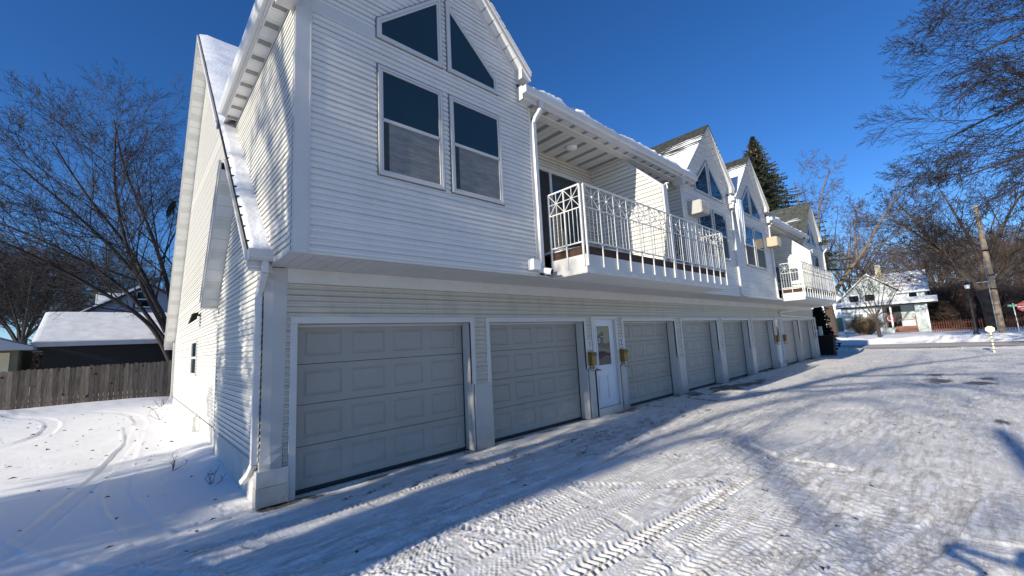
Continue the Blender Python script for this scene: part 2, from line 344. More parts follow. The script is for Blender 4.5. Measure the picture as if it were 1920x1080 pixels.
def split_boxes(mb, name, m, parent):
    """one object per 8-vertex box collected in mb"""
    for k in range(0, len(mb.v), 8):
        b = MB(); b.v = mb.v[k:k + 8]; b.f = [tuple(i - k for i in f) for f in mb.f if k <= f[0] < k + 8]; b.build(name, m, parent)
def clip(poly, z, keep_above):
    o = []
    for k in range(len(poly)):
        a = poly[k]; b = poly[(k + 1) % len(poly)]
        ia = (a[1] >= z) if keep_above else (a[1] <= z); ib = (b[1] >= z) if keep_above else (b[1] <= z)
        if ia: o.append(a)
        if ia != ib:
            t = (z - a[1]) / (b[1] - a[1]); o.append((a[0] + t * (b[0] - a[0]), z))
    return o
def siding(mb, poly, plane, at, nrm, lap=0.1016, dep=0.020, z_off=0.0):
    """horizontal dutch-lap courses over a convex polygon of (u,z). plane 'y': wall at y=at, u=x; 'x': wall at x=at, u=y. nrm +-1"""
    z0 = min(p[1] for p in poly); z1 = max(p[1] for p in poly)
    k0 = math.floor((z0 - z_off) / lap)
    def P(u, z, off): return (u, at + nrm * off, z) if plane == 'y' else (at + nrm * off, u, z)
    k = k0
    while True:
        a = z_off + k * lap
        if a >= z1 - 1e-6: break
        lv = ((a, dep, a + .60 * lap, dep * .90), (a + .60 * lap, dep * .90, a + .70 * lap, dep * .18), (a + .70 * lap, dep * .18, a + lap, 0.001))
        for (p, po, q, qo) in lv:
            c = clip(clip(poly, max(p, z0), True), min(q, z1), False)
            if len(c) >= 3 and max(v[1] for v in c) - min(v[1] for v in c) > 1e-5:
                mb.face(*[P(u, z, po + (qo - po) * (z - p) / (q - p)) for u, z in c])
        if a > z0:
            c = clip(clip(poly, a - 1e-4, True), a + 1e-4, False)
            if len(c) >= 2:
                u0 = min(v[0] for v in c); u1 = max(v[0] for v in c)
                mb.face(P(u0, a, 0), P(u1, a, 0), P(u1, a, dep), P(u0, a, dep))
        k += 1
    return mb
def noise2(x, y, seed=0):
    rs = np.random.RandomState(seed); T = rs.rand(256, 256)
    xi = np.floor(x).astype(int); yi = np.floor(y).astype(int); fx = x - xi; fy = y - yi
    fx = fx * fx * (3 - 2 * fx); fy = fy * fy * (3 - 2 * fy)
    a = T[xi % 256, yi % 256]; b = T[(xi + 1) % 256, yi % 256]; c = T[xi % 256, (yi + 1) % 256]; d = T[(xi + 1) % 256, (yi + 1) % 256]
    return (a * (1 - fx) + b * fx) * (1 - fy) + (c * (1 - fx) + d * fx) * fy
def fbm(x, y, o=4, seed=0):
    s = 0; a = 1; t = 0
    for k in range(o): s = s + a * noise2(x * 2 ** k + 17 * k, y * 2 ** k + 31 * k, seed + k); t += a; a *= .5
    return s / t
def text_mesh(name, body, size, mat_, parent, loc, rotz=0.0, rotx=rad(90), ext=0.002, align='CENTER', scx=1.0):
    c = bpy.data.curves.new(name, 'FONT'); c.body = body; c.size = size; c.extrude = ext; c.align_x = align; c.align_y = 'CENTER'
    t = bpy.data.objects.new(name, c); COL.objects.link(t)
    dg = bpy.context.evaluated_depsgraph_get(); me = bpy.data.meshes.new_from_object(t.evaluated_get(dg)); COL.objects.unlink(t); bpy.data.objects.remove(t)
    mt = Matrix.Translation(loc) @ Matrix.Rotation(rotz, 4, 'Z') @ Matrix.Rotation(rotx, 4, 'X') @ Matrix.Diagonal((scx, 1, 1, 1))
    me.transform(mt); me.materials.clear(); me.materials.append(M[mat_])
    o = bpy.data.objects.new(name, me); COL.objects.link(o)
    if parent is not None: adopt(o, parent)
    return o
RND = random.Random(7)
# ================================================================== APARTMENT BUILDING
YW = -0.96            # plane of the overhanging upper floor
ZS = 2.87             # underside of the overhang
XE = 28.95            # far end of the garage row
B = empty('apartment_building', (15, 6, 0), label='long white two storey apartment building, garages below and gabled bays above', cat='building')

# ---- garage level -------------------------------------------------
gar = [(1.50, 4.43), (4.69, 7.62), (9.06, 11.97), (12.27, 15.09), (15.42, 18.22), (18.54, 21.45), (22.70, 25.66), (25.82, 28.72)]
ZH = 2.235
mb = MB()
edges = [1.44] + [v for g in gar for v in g] + [XE]
# band of siding over all openings
siding(mb, [(1.44, ZH), (XE, ZH), (XE, 2.68), (1.44, 2.68)], 'y', 0.0, -1, lap=.0762)
piers = [(1.44, 1.50), (4.43, 4.69), (7.62, 7.80), (8.86, 9.06), (11.97, 12.27), (15.09, 15.42), (18.22, 18.54), (21.45, 21.62), (22.54, 22.70), (25.66, 25.82), (28.72, XE)]
for a, b in piers:
    siding(mb, [(a, .3), (b, .3), (b, ZH), (a, ZH)], 'y', 0.0, -1, lap=.0762)
garage_wall = mb.build('wall', 'siding_cream', B); garage_wall['label'] = 'cream sided garage front wall'
# frieze board under the overhang
MB().box(1.44, XE, -.022, .02, 2.68, ZS - .002).build('frieze', 'soffit', B)
# metal cladding on the lower half of each pier
for a, b in piers[1:-1]:
    if b - a < .19 or a in (7.62, 8.86): continue
    MB().box(a - .045, b + .06, -.035, .02, 0.0, 1.09).build('pier_cladding', 'clad', B, bevel=.006)
MB().box(7.60, 7.86, -.03, .02, 0, 1.10).build('pier_cladding', 'clad', B, bevel=.006)
MB().box(8.82, 9.10, -.03, .02, 0, 1.10).build('pier_cladding', 'clad', B, bevel=.006)
MB().box(28.66, XE + .03, -.035, .02, 0, 1.09).build('pier_cladding', 'clad', B, bevel=.006)
# corner pilaster, dented near its foot
m_ = MB(); nz = 26
for k in range(nz):
    z0 = .40 + (2.86 - .40) * k / nz; z1 = .40 + (2.86 - .40) * (k + 1) / nz
    def off(z): return -.03 - .035 * math.exp(-((z - .50) / .09) ** 2) + .012 * math.exp(-((z - .62) / .05) ** 2)
    def xl(z): return 1.20 - .012 * math.exp(-((z - .5) / .12) ** 2)
    xm = 1.30
    m_.face((xl(z0), off(z0) * .6, z0), (xm, off(z0), z0), (xm, off(z1), z1), (xl(z1), off(z1) * .6, z1))
    m_.face((xm, off(z0), z0), (1.46 - .03 * (1 - k / nz), -.028, z0), (1.46 - .03 * (1 - (k + 1) / nz), -.028, z1), (xm, off(z1), z1))
    m_.face((xl(z0), .05, z0), (xl(z0), off(z0) * .6, z0), (xl(z1), off(z1) * .6, z1), (xl(z1), .05, z1))
    m_.face((1.46 - .03 * (1 - k / nz), -.028, z0), (1.46 - .03 * (1 - k / nz), 0.02, z0), (1.46 - .03 * (1 - (k + 1) / nz), .02, z1), (1.46 - .03 * (1 - (k + 1) / nz), -.028, z1))
m_.build('corner_trim', 'clad', B, smooth=False)
m_ = MB()
for (za, zb, dx) in ((.025, .235, 0), (.24, .425, .004)):
    m_.box(1.155 + dx, 1.50 - dx, -.06 + dx, .10, za, zb)
split_boxes(m_, 'corner_base', 'clad', B)

for gi, (a, b) in enumerate(gar):
    fr = .085; x0 = a + fr; x1 = b - fr; zt = ZH - .085; yd = .24
    # 4 sections x 4 raised panels
    s = MB(); sh = (zt - .03) / 4
    for r in range(4):
        za = .035 + r * sh; zb = za + sh - .008
        y = yd - (0.002 * r)
        s.box(x0, x1, y + .012, y + .04, za, zb)
        cw = (x1 - x0 - .16) / 4; xs = []
        for c in range(4):
            px0 = x0 + .08 + c * cw + .07; px1 = x0 + .08 + (c + 1) * cw - .07; pz0 = za + .105; pz1 = zb - .085
            xs.append((px0, px1, pz0, pz1))
        # skin of the section around the panels
        def q(u0, u1, w0, w1, yy): s.face((u0, yy, w0), (u1, yy, w0), (u1, yy, w1), (u0, yy, w1))
        q(x0, x1, za, xs[0][2], y); q(x0, x1, xs[0][3], zb, y)
        s.face((x0, y, za), (x0, y + .03, za - .0), (x1, y + .03, za), (x1, y, za))
        s.face((x0, y, zb), (x1, y, zb), (x1, y + .03, zb), (x0, y + .03, zb))
        last = x0
        for (p0, p1, w0, w1) in xs:
            q(last, p0, w0, w1, y); last = p1
            rings = [(0, 0), (.010, .011), (.022, .011), (.040, .001), (.046, .001)]
            for k in range(len(rings) - 1):
                i0, d0 = rings[k]; i1, d1 = rings[k + 1]
                A = [(p0 + i0, y + d0, w0 + i0), (p1 - i0, y + d0, w0 + i0), (p1 - i0, y + d0, w1 - i0), (p0 + i0, y + d0, w1 - i0)]
                Bq = [(p0 + i1, y + d1, w0 + i1), (p1 - i1, y + d1, w0 + i1), (p1 - i1, y + d1, w1 - i1), (p0 + i1, y + d1, w1 - i1)]
                for e in range(4): s.face(A[e], A[(e + 1) % 4], Bq[(e + 1) % 4], Bq[e])
            i1 = .046; q(p0 + i1, p1 - i1, w0 + i1, w1 - i1, y + .001)
        q(last, x1, xs[0][2], xs[0][3], y)
    gd = s.build('garage_door', 'door', B)
    MB().box(x0, x1, yd - .004, yd + .03, -.02, .036).build('door_seal', 'black', gd)
    f = MB()
    zc = 1.09
    f.box(a, b, -.026, .02, zt, ZH)                                     # head casing
    for (u0, u1) in ((a, x0), (x1, b)):
        lo = 0.0 if (gi == 0 and u0 == a) else zc
        f.box(u0, u1, -.026, .02, lo, zt)
    f.box(x0 - .02, x0, -.024, yd + .02, 0, zt); f.box(x1, x1 + .02, -.024, yd + .02, 0, zt)   # jambs
    f.box(x0, x1, -.02, yd + .03, zt, zt + .02)
    f.box(x0, x1, yd - .03, yd - .008, zt - .035, zt - .001)              # top stop
    f.build('door_frame', 'trim', gd, bevel=.004)
    g = MB(); g.box(x1 - .012, x1 - .001, yd - .02, yd - .004, .02, zt - .04); g.box(x0 + .001, x0 + .010, yd - .02, yd - .004, .02, zt - .04)
    split_boxes(g, 'side_seal', 'black', gd)
MB().box(1.3, XE, .32, .36, 0, ZS - .01).build('garage_back_panel', 'interior', B)

# rust smear block, little fittings
for k, dx in ((0, 0.0), (1, 13.78)):
    a = 7.80 + dx if k == 0 else 21.62; b = a + 1.06 if k == 0 else 22.54
    wd = b - a; la = a + .09; lb = b - .09
    d = MB(); d.box(la, lb, .045, .08, .17, 2.19)
    # lower raised panels
    for (p0, p1) in ((la + .13, (la + lb) / 2 - .05), ((la + lb) / 2 + .05, lb - .13)):
        for (w0, w1) in ((.36, .88),):
            for k2 in range(3):
                i0 = .012 * k2; d0 = (.045, .034, .042)[k2]
                d.face((p0 + i0, d0, w0 + i0), (p1 - i0, d0, w0 + i0), (p1 - i0, d0, w1 - i0), (p0 + i0, d0, w1 - i0))
            d.box(p0, p1, .036, .045, w0, w0 + .012); d.box(p0, p1, .036, .045, w1 - .012, w1); d.box(p0, p0 + .012, .036, .045, w0, w1); d.box(p1 - .012, p1, .036, .045, w0, w1)
    ed = d.build('entry_door', 'door_white', B, bevel=.002)
    f = MB(); f.box(a, la, -.03, .05, .0, 2.27); f.box(lb, b, -.03, .05, 0, 2.27); f.box(la, lb, -.03, .05, 2.19, 2.27); f.box(la, lb, -.03, .05, 0, .165)
    f.build('door_frame', 'trim', ed, bevel=.004)
    ga = a + .27 if k == 0 else a + .24; gb = b - .29 if k == 0 else b - .24
    h = MB()
    for (u0, u1, w0, w1) in ((ga - .035, gb + .035, 1.095, 1.13), (ga - .035, gb + .035, 2.04, 2.075), (ga - .035, ga, 1.13, 2.04), (gb, gb + .035, 1.13, 2.04)): h.box(u0, u1, .030, .045, w0, w1)
    h.build('glass_frame', 'door_white', ed, bevel=.003)
    gl = MB(); gl.box(ga, gb, .036, .040, 1.13, 2.04); gl.build('pane', 'glass_far', ed)
    if k == 0:
        st = MB(); cx, cz = ga + .075, 1.70
        for j in range(24):
            t0 = 2 * math.pi * j / 24; t1 = 2 * math.pi * (j + 1) / 24
            st.face(*[(cx + r * math.cos(t) * .8, .033, cz + r * math.sin(t)) for r, t in ((.042, t0), (.055, t0), (.055, t1), (.042, t1))])
        for (u0, u1, w0, w1) in ((cx + .06, cx + .20, 1.782, 1.792),): st.box(u0, u1, .032, .034, w0, w1)
        st.box(cx - .006, cx + .006, .032, .034, 1.67, 1.735); st.box(cx - .02, cx + .022, .032, .034, 1.672, 1.682)
        st.build('sticker_logo', 'sticker', ed)
    hd = MB(); hx = la + .07; hd.tube([(hx, .045, 1.04), (hx, .0, 1.04)], [.03, .022], 12); hd.tube([(hx, .0, 1.04), (hx + .05, -.008, 1.035), (hx + .13, -.004, 1.02)], [.012, .011, .008], 8)
    hd.build('handle', 'dark', ed, smooth=True)

# ---- underside of the overhang -----------------------------------
s = MB(); x = 1.24
while x < XE + .3:
    x2 = min(x + .148, XE + .3); s.box(x, x2 - .006, YW + .01, -.001, ZS, ZS + .012); x = x2
s.box(1.24, XE + .3, YW + .01, 0, ZS + .008, ZS + .03)
s.build('soffit', 'soffit', B)
d = MB()
for xx in (9.2,): d.tube([(xx, -1.35, ZS - .004), (xx, -1.35, ZS + .002)], [.07, .075], 16)
d.build('soffit_light', 'soffit_light', B)

# ---- bays ----------------------------------------------------------
def frame_ring(mb_, poly, y0, y1, wth):
    """picture-frame moulding following a convex polygon (x,z)"""
    n = len(poly); c = Vector((sum(p[0] for p in poly) / n, sum(p[1] for p in poly) / n))
    inner = inset(poly, wth)
    for k in range(n):
        a, b_, c_, d_ = poly[k], poly[(k + 1) % n], inner[(k + 1) % n], inner[k]
        mb_.face((a[0], y0, a[1]), (b_[0], y0, b_[1]), (c_[0], y0, c_[1]), (d_[0], y0, d_[1]))
        mb_.face((a[0], y1, a[1]), (b_[0], y1, b_[1]), (b_[0], y0, b_[1]), (a[0], y0, a[1]))
        mb_.face((d_[0], y0, d_[1]), (c_[0], y0, c_[1]), (c_[0], y1, c_[1]), (d_[0], y1, d_[1]))
def inset(poly, w_):
    n = len(poly); res = []
    area = sum(poly[k][0] * poly[(k + 1) % n][1] - poly[(k + 1) % n][0] * poly[k][1] for k in range(n))
    sg = 1 if area > 0 else -1
    L = []
    for k in range(n):
        a = Vector(poly[k]); b_ = Vector(poly[(k + 1) % n]); d = (b_ - a).normalized(); nn = Vector((-d.y, d.x)) * sg
        L.append((a + nn * w_, d))
    for k in range(n):
        p, d = L[k - 1]; q, e = L[k]
        den = d.x * e.y - d.y * e.x; t = ((q.x - p.x) * e.y - (q.y - p.y) * e.x) / den
        res.append(tuple(p + d * t))
    return res
def sash_window(x0, x1, z0, z1, zm, far, lower='screen', y=YW):
    f = MB(); P = [(x0, z0), (x1, z0), (x1, z1), (x0, z1)]; ch = MB(); frame_ring(ch, [(x0 - .018, z0 - .018), (x1 + .018, z0 - .018), (x1 + .018, z1 + .018), (x0 - .018, z1 + .018)], y - .024, y, .02)
    frame_ring(f, P, y - .045, y, .035); frame_ring(f, inset(P, .041), y - .036, y, .026)
    f.box(x0 + .06, x1 - .06, y - .036, y, zm - .022, zm + .022)
    wn = f.build('window', 'trim', B); ch.build('channel', 'channel', wn)
    MB().box(x0 + .06, x1 - .06, y - .026, y - .016, zm, z1 - .06).build('pane', 'glass_far' if far else 'glass', wn)
    MB().box(x0 + .06, x1 - .06, y - .022, y - .012, z0 + .06, zm).build('screen', lower, wn)
    if not far: MB().box(x0 + .062, x0 + .15, y - .0235, y - .0225, z0 + .062, zm - .024).build('curtain_gap', 'screen_dark', wn)
    return wn
def trap_window(P, far, y=YW):
    f = MB(); frame_ring(f, P, y - .045, y, .04); frame_ring(f, inset(P, .042), y - .034, y, .028)
    wn = f.build('window', 'trim', B); I = inset(P, .065); ch = MB(); frame_ring(ch, inset(P, -.018), y - .024, y, .02); ch.build('channel', 'channel', wn)
    MB().prism(I, 'y', y - .026, y - .016).build('pane', 'glass_far' if far else 'glass', wn)
def bay(c, xl, xr, far=False, rl=2.27, rr=1.73, side_to=None, ac=False):
    ZA = 8.28
    wz = lambda x: 8.10 - abs(x - c)
    m1 = MB()
    lap = .0762
    zt = 6.0
    siding(m1, [(xl, ZS), (xr, ZS), (xr, zt), (xl, zt)], 'y', YW, -1, lap=lap)
    siding(m1, [(xl, zt), (xr, zt), (xr, wz(xr)), (c, wz(c)), (xl, max(wz(xl), zt + .001))], 'y', YW, -1, lap=lap)
    m1.face((xl, YW, ZS), (xr, YW, ZS), (xr, YW, wz(xr)), (c, YW, wz(c)), (xl, YW, wz(xl)))
    wl = m1.build('gable_wall', 'siding', B)
    t = MB()
    t.box(xl, xl + .155, YW - .022, YW - .001, ZS - .002, zt + .02)
    t.box(xl + .155, xl + .172, YW - .028, YW - .001, ZS, zt)
    t.box(xr - .05, xr + .004, YW - .024, YW - .001, ZS - .002, wz(xr) - .05)
    t.box(xl - .012, xl - .001, YW - .02, YW + .14, ZS - .002, 6.02)
    t.box(xr + .001, xr + .012, YW - .02, YW + .10, ZS - .002, 6.0)
    split_boxes(t, 'corner_trim', 'trim', wl)
    fb = MB(); fb.box(xl + .172, c - 1.10, YW - .020, YW, 5.885, 6.05)
    # frieze under the rakes
    for sx, xe in ((-1, xl), (1, xr)):
        fb.prism([(c, 8.10), (xe, wz(xe)), (xe, wz(xe) - .13), (c, 7.97)] if sx > 0 else [(c, 7.97), (xe, wz(xe) - .13), (xe, wz(xe)), (c, 8.10)], 'y', YW - .019 - .001 * sx, YW)
    fb.build('frieze', 'trim', wl)
    # gable roof: two slabs
    y0 = -1.15; yb = 3.2
    for sx, run in ((-1, rl), (1, rr)):
        xe = c + sx * run; ze = ZA - run
        sl = MB(); th = .035
        P = [(c, ZA), (xe, ze), (xe, ze - th), (c, ZA - th)]
        if sx > 0: P = P[::-1]
        yback = yb if (side_to or sx < 0) else 2.9
        sl.prism(P, 'y', y0 - .03, yback)
        rf = sl.build('roof', 'roof_gable' if c < 20 else 'roof_bare', B)
        # rake fascia, two stepped boards, and its vented soffit
        fa = MB(); P2 = [(c, ZA - th), (xe, ze - th), (xe, ze - .17), (c, ZA - .17)]
        fa.prism(P2 if sx < 0 else P2[::-1], 'y', y0 - .002, y0 + .02)
        P3 = [(c, ZA - th), (xe, ze - th), (xe, ze - .075), (c, ZA - .075)]
        fa.prism(P3 if sx < 0 else P3[::-1], 'y', y0 - .022, y0 - .003)
        fa.build('fascia', 'trim', rf)
        so_ = MB(); n_ = int(run / .145)
        for k in range(n_):
            xa = c + sx * run * k / n_; xb = c + sx * (run * (k + 1) / n_ - .012)
            za_ = ZA - .17 - abs(xa - c); zb_ = ZA - .17 - abs(xb - c)
            P4 = [(xa, za_), (xb, zb_), (xb, zb_ + .01), (xa, za_ + .01)]
            so_.prism(P4, 'y', y0 + .02, YW)
        so_.build('soffit', 'soffit_light', rf)
        bx = MB(); xq = xe - sx * .2; zq = ze + .2
        bx.prism([(xe, ze - .17), (xe, ze - .035), (xq, zq - .035), (xq, ze - .17)] if sx > 0 else [(xq, ze - .17), (xq, zq - .035), (xe, ze - .035), (xe, ze - .17)], 'y', y0 + .022, YW + .1)
        bx.build('eave_return', 'trim', rf)
    # windows
    wy = YW
    dk = 'screen_dark' if far else 'screen'
    sash_window(c - 1.075, c - .075, 4.00, 5.53, 4.77, far, dk); sash_window(c + .06, c + 1.07, 4.00, 5.53, 4.77, far, dk)
    trap_window([(c - 1.085, 5.93), (c - .05, 5.93), (c - .05, 7.12), (c - 1.085, 6.20)], far)
    trap_window([(c + .05, 5.93), (c + 1.05, 5.93), (c + 1.05, 6.20), (c + .05, 7.12)], far)
    return wl
bay(3.33, 1.26, 5.16, side_to=True)
bay(13.15, 11.10, 14.80, far=True)
bay(16.87, 14.84, 18.80, far=True)
bay(26.10, 24.25, 28.60, far=True, rr=1.75)

# side wall of the first bay, running back to the main roof slope
m1 = MB(); siding(m1, [(YW, ZS), (-.2, ZS), (2.95, 6.0), (2.95, 6.05), (YW, 6.05)], 'x', 1.26, -1, lap=.0762)
m1.face((1.262, YW, ZS), (1.262, YW, 6.05), (1.262, 3.0, 6.05), (1.262, -.2, ZS))
m1.build('wall', 'siding_end', B)['label'] = 'side wall of the first bay with dappled light'
# other side walls of bays (seen inside the loggias)
for xx, nr in ((11.10, -1), (24.25, -1), (18.80, 1), (5.16, 1)):
    m1 = MB(); siding(m1, [(YW, ZS), (.12, ZS), (.12, 6.05), (YW, 6.05)], 'x', xx, nr, lap=.1016); m1.face((xx - nr * .003, YW, ZS), (xx - nr * .003, .12, ZS), (xx - nr * .003, .12, 6.05), (xx - nr * .003, YW, 6.05)); m1.build('wall', 'siding_wide', B)
MB().box(28.6, 28.63, YW, 4, ZS, 6.3).build('wall', 'siding', B)
# eave gutter of the first bay with vented soffit
yb = 2.55
g = MB(); g.prism([(.94, 6.135), (.955, 6.03), (.985, 6.0), (1.06, 6.0), (1.06, 6.135), (1.045, 6.135), (1.045, 6.02), (.99, 6.02), (.955, 6.135)], 'y', -1.17, yb)
g.box(.95, 1.06, yb - .006, yb, 6.0, 6.12); g.box(.95, 1.06, -1.176, -1.168, 6.0, 6.12)
gt = g.build('gutter', 'gutter', B, bevel=.003)
MB().box(1.03, 1.05, -1.15, yb, 5.985, 6.10).build('fascia', 'trim', gt)
s = MB(); v = MB(); y = -1.15; k = 0
while y < yb:
    s.box(1.05, 1.262, y, y + .19, 5.99, 6.0)
    if k % 2 == 0: v.box(1.08, 1.235, y + .05, y + .15, 5.984, 5.99)
    y += .197; k += 1
so_ = s.build('soffit', 'soffit_light', gt); split_boxes(v, 'vent', 'vent', gt)

# ---- recessed balconies ------------------------------------------
def loggia(x0, x1, xw, far):
    yb = .12; zf = 3.30
    m1 = MB(); siding(m1, [(x0, zf - .1), (x1, zf - .1), (x1, 6.02), (x0, 6.02)], 'y', yb, -1, lap=.1016); m1.face((x0, yb + .003, ZS), (x1, yb + .003, ZS), (x1, yb + .003, 6.05), (x0, yb + .003, 6.05))
    wl = m1.build('wall', 'siding_cream', B); wl['label'] = 'shaded back wall of the recessed balcony'
    # vented ceiling, boards running outwards
    c = MB(); v = MB(); x = x0; k = 0
    while x < x1 - .05:
        xe = min(x + .135, x1)
        if k % 3 == 2: v.box(x + .01, xe - .02, YW + .13, yb, 5.992, 5.998)
        c.box(x, xe - .008, YW + .12, yb, 5.996, 6.01); x = xe; k += 1
    c.box(x0, x1, YW + .1, yb, 6.008, 6.03)
    cl = c.build('ceiling', 'soffit', B); split_boxes(v, 'vent', 'vent', cl)
    MB().box(x0, x1, YW + .0, YW + .16, 5.965, 6.03).build('beam', 'soffit', B)
    # dividing wing wall with a sloping top
    if xw:
        P = [(yb, zf), (-1.69, zf), (-1.69, 5.02), (-.73, 5.99), (yb, 5.99)]
        m1 = MB(); siding(m1, P, 'x', xw, -1, lap=.1016); siding(m1, P, 'x', xw + .14, 1, lap=.1016)
        m1.prism(P, 'x', xw + .001, xw + .139)
        ww = m1.build('wing_wall', 'siding_wide', B)
        t = MB(); n0 = Vector((0, .707, .707))
        t.prism([(-.70, 6.0), (-.73, 6.045), (-1.745, 5.03), (-1.70, 5.0)], 'x', xw - .02, xw + .16)
        t.box(xw - .02, xw + .16, -1.745, -1.70, zf, 5.03)
        t.build('cap_trim', 'trim', ww, bevel=.005)
        lt = MB(); lt.tube([(xw + .02, -1.72, 5.02), (xw + .02, -1.80, 5.07), (xw + .01, -1.86, 5.04)], .012, 6); lt.tube([(xw + .02, -1.80, 5.07), (xw + .02, -1.82, 4.93)], .012, 6)
        lt.build('hook', 'rail', ww)
    return wl
loggia(5.16, 11.10, 8.50, False)
loggia(18.80, 24.25, 21.55, True)
# round ceiling lamp
MB().tube([(7.0, -.45, 5.99), (7.0, -.45, 5.955), (7.0, -.45, 5.935)], [.13, .13, .08], 20).build('ceiling_lamp', 'white', B, smooth=True)

def patio_door(x0, x1, y=.12):
    f = MB(); frame_ring(f, [(x0, 3.32), (x1, 3.32), (x1, 5.60), (x0, 5.60)], y - .06, y, .07)
    xm = (x0 + x1) / 2; f.box(xm - .035, xm + .035, y - .05, y - .002, 3.39, 5.53)
    f.box(x1 - .13, x1 - .07, y - .045, y - .002, 3.39, 5.53)
    p = f.build('patio_door', 'trim', B)
    MB().box(x0 + .07, xm - .035, y - .02, y - .012, 3.39, 5.53).build('open_gap', 'interior', p)
    MB().box(xm + .035, x1 - .13, y - .032, y - .024, 3.39, 5.53).build('pane', 'glass', p)
patio_door(5.75, 7.93); patio_door(9.0, 10.7); patio_door(19.3, 20.9); patio_door(22.2, 23.8)

def balcony(x0, x1, step, label):
    yo = -1.75
    dk = MB(); dk.box(x0 + .02, x1 - .02, yo + .02, YW + .02, ZS + .001, 3.15)
    dk.box(x0 - .0, x1, yo + .002, yo + .02, ZS - .01, 3.16); dk.box(x0, x0 + .018, yo + .02, YW - .02, ZS - .01, 3.16); dk.box(x1 - .018, x1, yo + .02, YW - .02, ZS - .01, 3.16)
    b_ = dk.build('balcony', 'trim', B); b_['label'] = label
    MB().box(x0 + .03, x1 - .03, yo + .035, YW + .02, 3.155, 3.285).build('joist', 'brown', b_)
    MB().box(x0 + .02, x1 - .02, yo + .03, .12, 3.285, 3.31).build('deck', 'brown', b_)
    MB().box(x0 + .01, x1 - .01, yo + .01, YW + .0, ZS - .022, ZS - .011).build('underside', 'soffit_light', b_)
    # snow lying on the deck
    n_x = 60; n_y = 10; vv = MB(); rng = random.Random(int(x0))
    X = np.linspace(x0 + .05, x1 - .05, n_x); Y = np.linspace(yo + .06, .08, n_y)
    XX, YY = np.meshgrid(X, Y, indexing='ij'); H = 3.31 + .02 + .10 * fbm(XX * 2, YY * 2, 4, 5)
    H[:, 0] -= .05; H[0, :] -= .04; H[-1, :] -= .04
    for i in range(n_x):
        for j in range(n_y): vv.v.append((X[i], Y[j], H[i, j]))
    for i in range(n_x - 1):
        for j in range(n_y - 1): a = i * n_y + j; vv.f.append((a, a + n_y, a + n_y + 1, a + 1))
    base = len(vv.v)
    for i in range(n_x - 1):
        vv.face((X[i], Y[0], 3.30), (X[i + 1], Y[0], 3.30), (X[i + 1], Y[0], H[i + 1, 0]), (X[i], Y[0], H[i, 0]))
    for j in range(n_y - 1): vv.face((X[0], Y[j + 1], 3.30), (X[0], Y[j], 3.30), (X[0], Y[j], H[0, j]), (X[0], Y[j + 1], H[0, j + 1]))
    vv.build('snow', 'snow', b_, smooth=True)
    zt, zm, zb = 4.37, 3.97, 3.37
    def run(p, q, n, posts):
        p = Vector((*p, 0)); q = Vector((*q, 0)); r = MB()
        def at(t, z): c = p.lerp(q, t); return (c.x, c.y, z)
        def bm(t0, z0, t1, z1, w_): r.beam(at(t0, z0), at(t1, z1), w_)
        bm(0, zt, 1, zt, .026); bm(0, zm, 1, zm, .018); bm(0, zb, 1, zb, .022)
        for k in range(n + 1):
            if 0 < k < n or posts[0 if k == 0 else 1]: bm(k / n, 2.96, k / n, zt, .022 if 0 < k < n else .030)
        for k in range(n):
            a = k / n; c = (k + .5) / n; b = (k + 1) / n; mz = (zm + zt) / 2
            bm(a, zm, b, zt, .010); bm(a, zt, b, zm, .010); bm(a, mz, b, mz, .010); bm(c, zm, c, zt, .010)
            for j in (.25, .5, .75): bm((k + j) / n, zb, (k + j) / n, zm, .0105)
            r.tube([at(c, mz - .012), at(c, mz + .012)], .025, 6)
        return r.build('railing', 'rail', b_)
    yy = yo - .012
    mid = 8.58 if x0 < 10 else (x0 + x1) / 2
    run((x0 + .03, yy), (mid, yy), round((mid - x0) / step), (1, 1)); run((mid + .06, yy), (x1 - .02, yy), round((x1 - mid) / step), (1, 1))
    run((x0 - .012, YW - .05), (x0 - .012, yy + .05), 2, (1, 1)); run((x1 + .012, YW - .03), (x1 + .012, yy + .05), 2, (1, 1))
balcony(5.49, 11.52, .43, 'long balcony with starburst iron railing between the first two bays')
balcony(19.55, 25.55, .43, 'farther balcony near the street end of the building')

# ---- main roofs ---------------------------------------------------
YR, ZR = 7.57, 10.72
def roof_slab(name, pts, th, m, thick_axis=(0, 0, -1)):
    s = MB(); lo = [tuple(Vector(p) + Vector(thick_axis) * th) for p in pts]; n = len(pts)
    s.face(*pts); s.face(*lo[::-1])
    for k in range(n): s.face(pts[k], lo[k], lo[(k + 1) % n], pts[(k + 1) % n])
    return s.build(name, m, B)
# steep front slope, its end strip beside the first bay is what one sees
rs = roof_slab('roof', [(1.0, -.13, 2.95), (XE, -.13, 2.95), (XE, YR, ZR), (1.0, YR, ZR)], .05, 'blackroof')
rs['label'] = 'steep front slope of the main roof'
rr_ = roof_slab('roof', [(1.0, YR, ZR), (XE, YR, ZR), (XE, 14.5, ZR - 1.21 * (14.5 - YR)), (1.0, 14.5, ZR - 1.21 * (14.5 - YR))], .05, 'blackroof')
rr_['label'] = 'rear slope of the main roof'
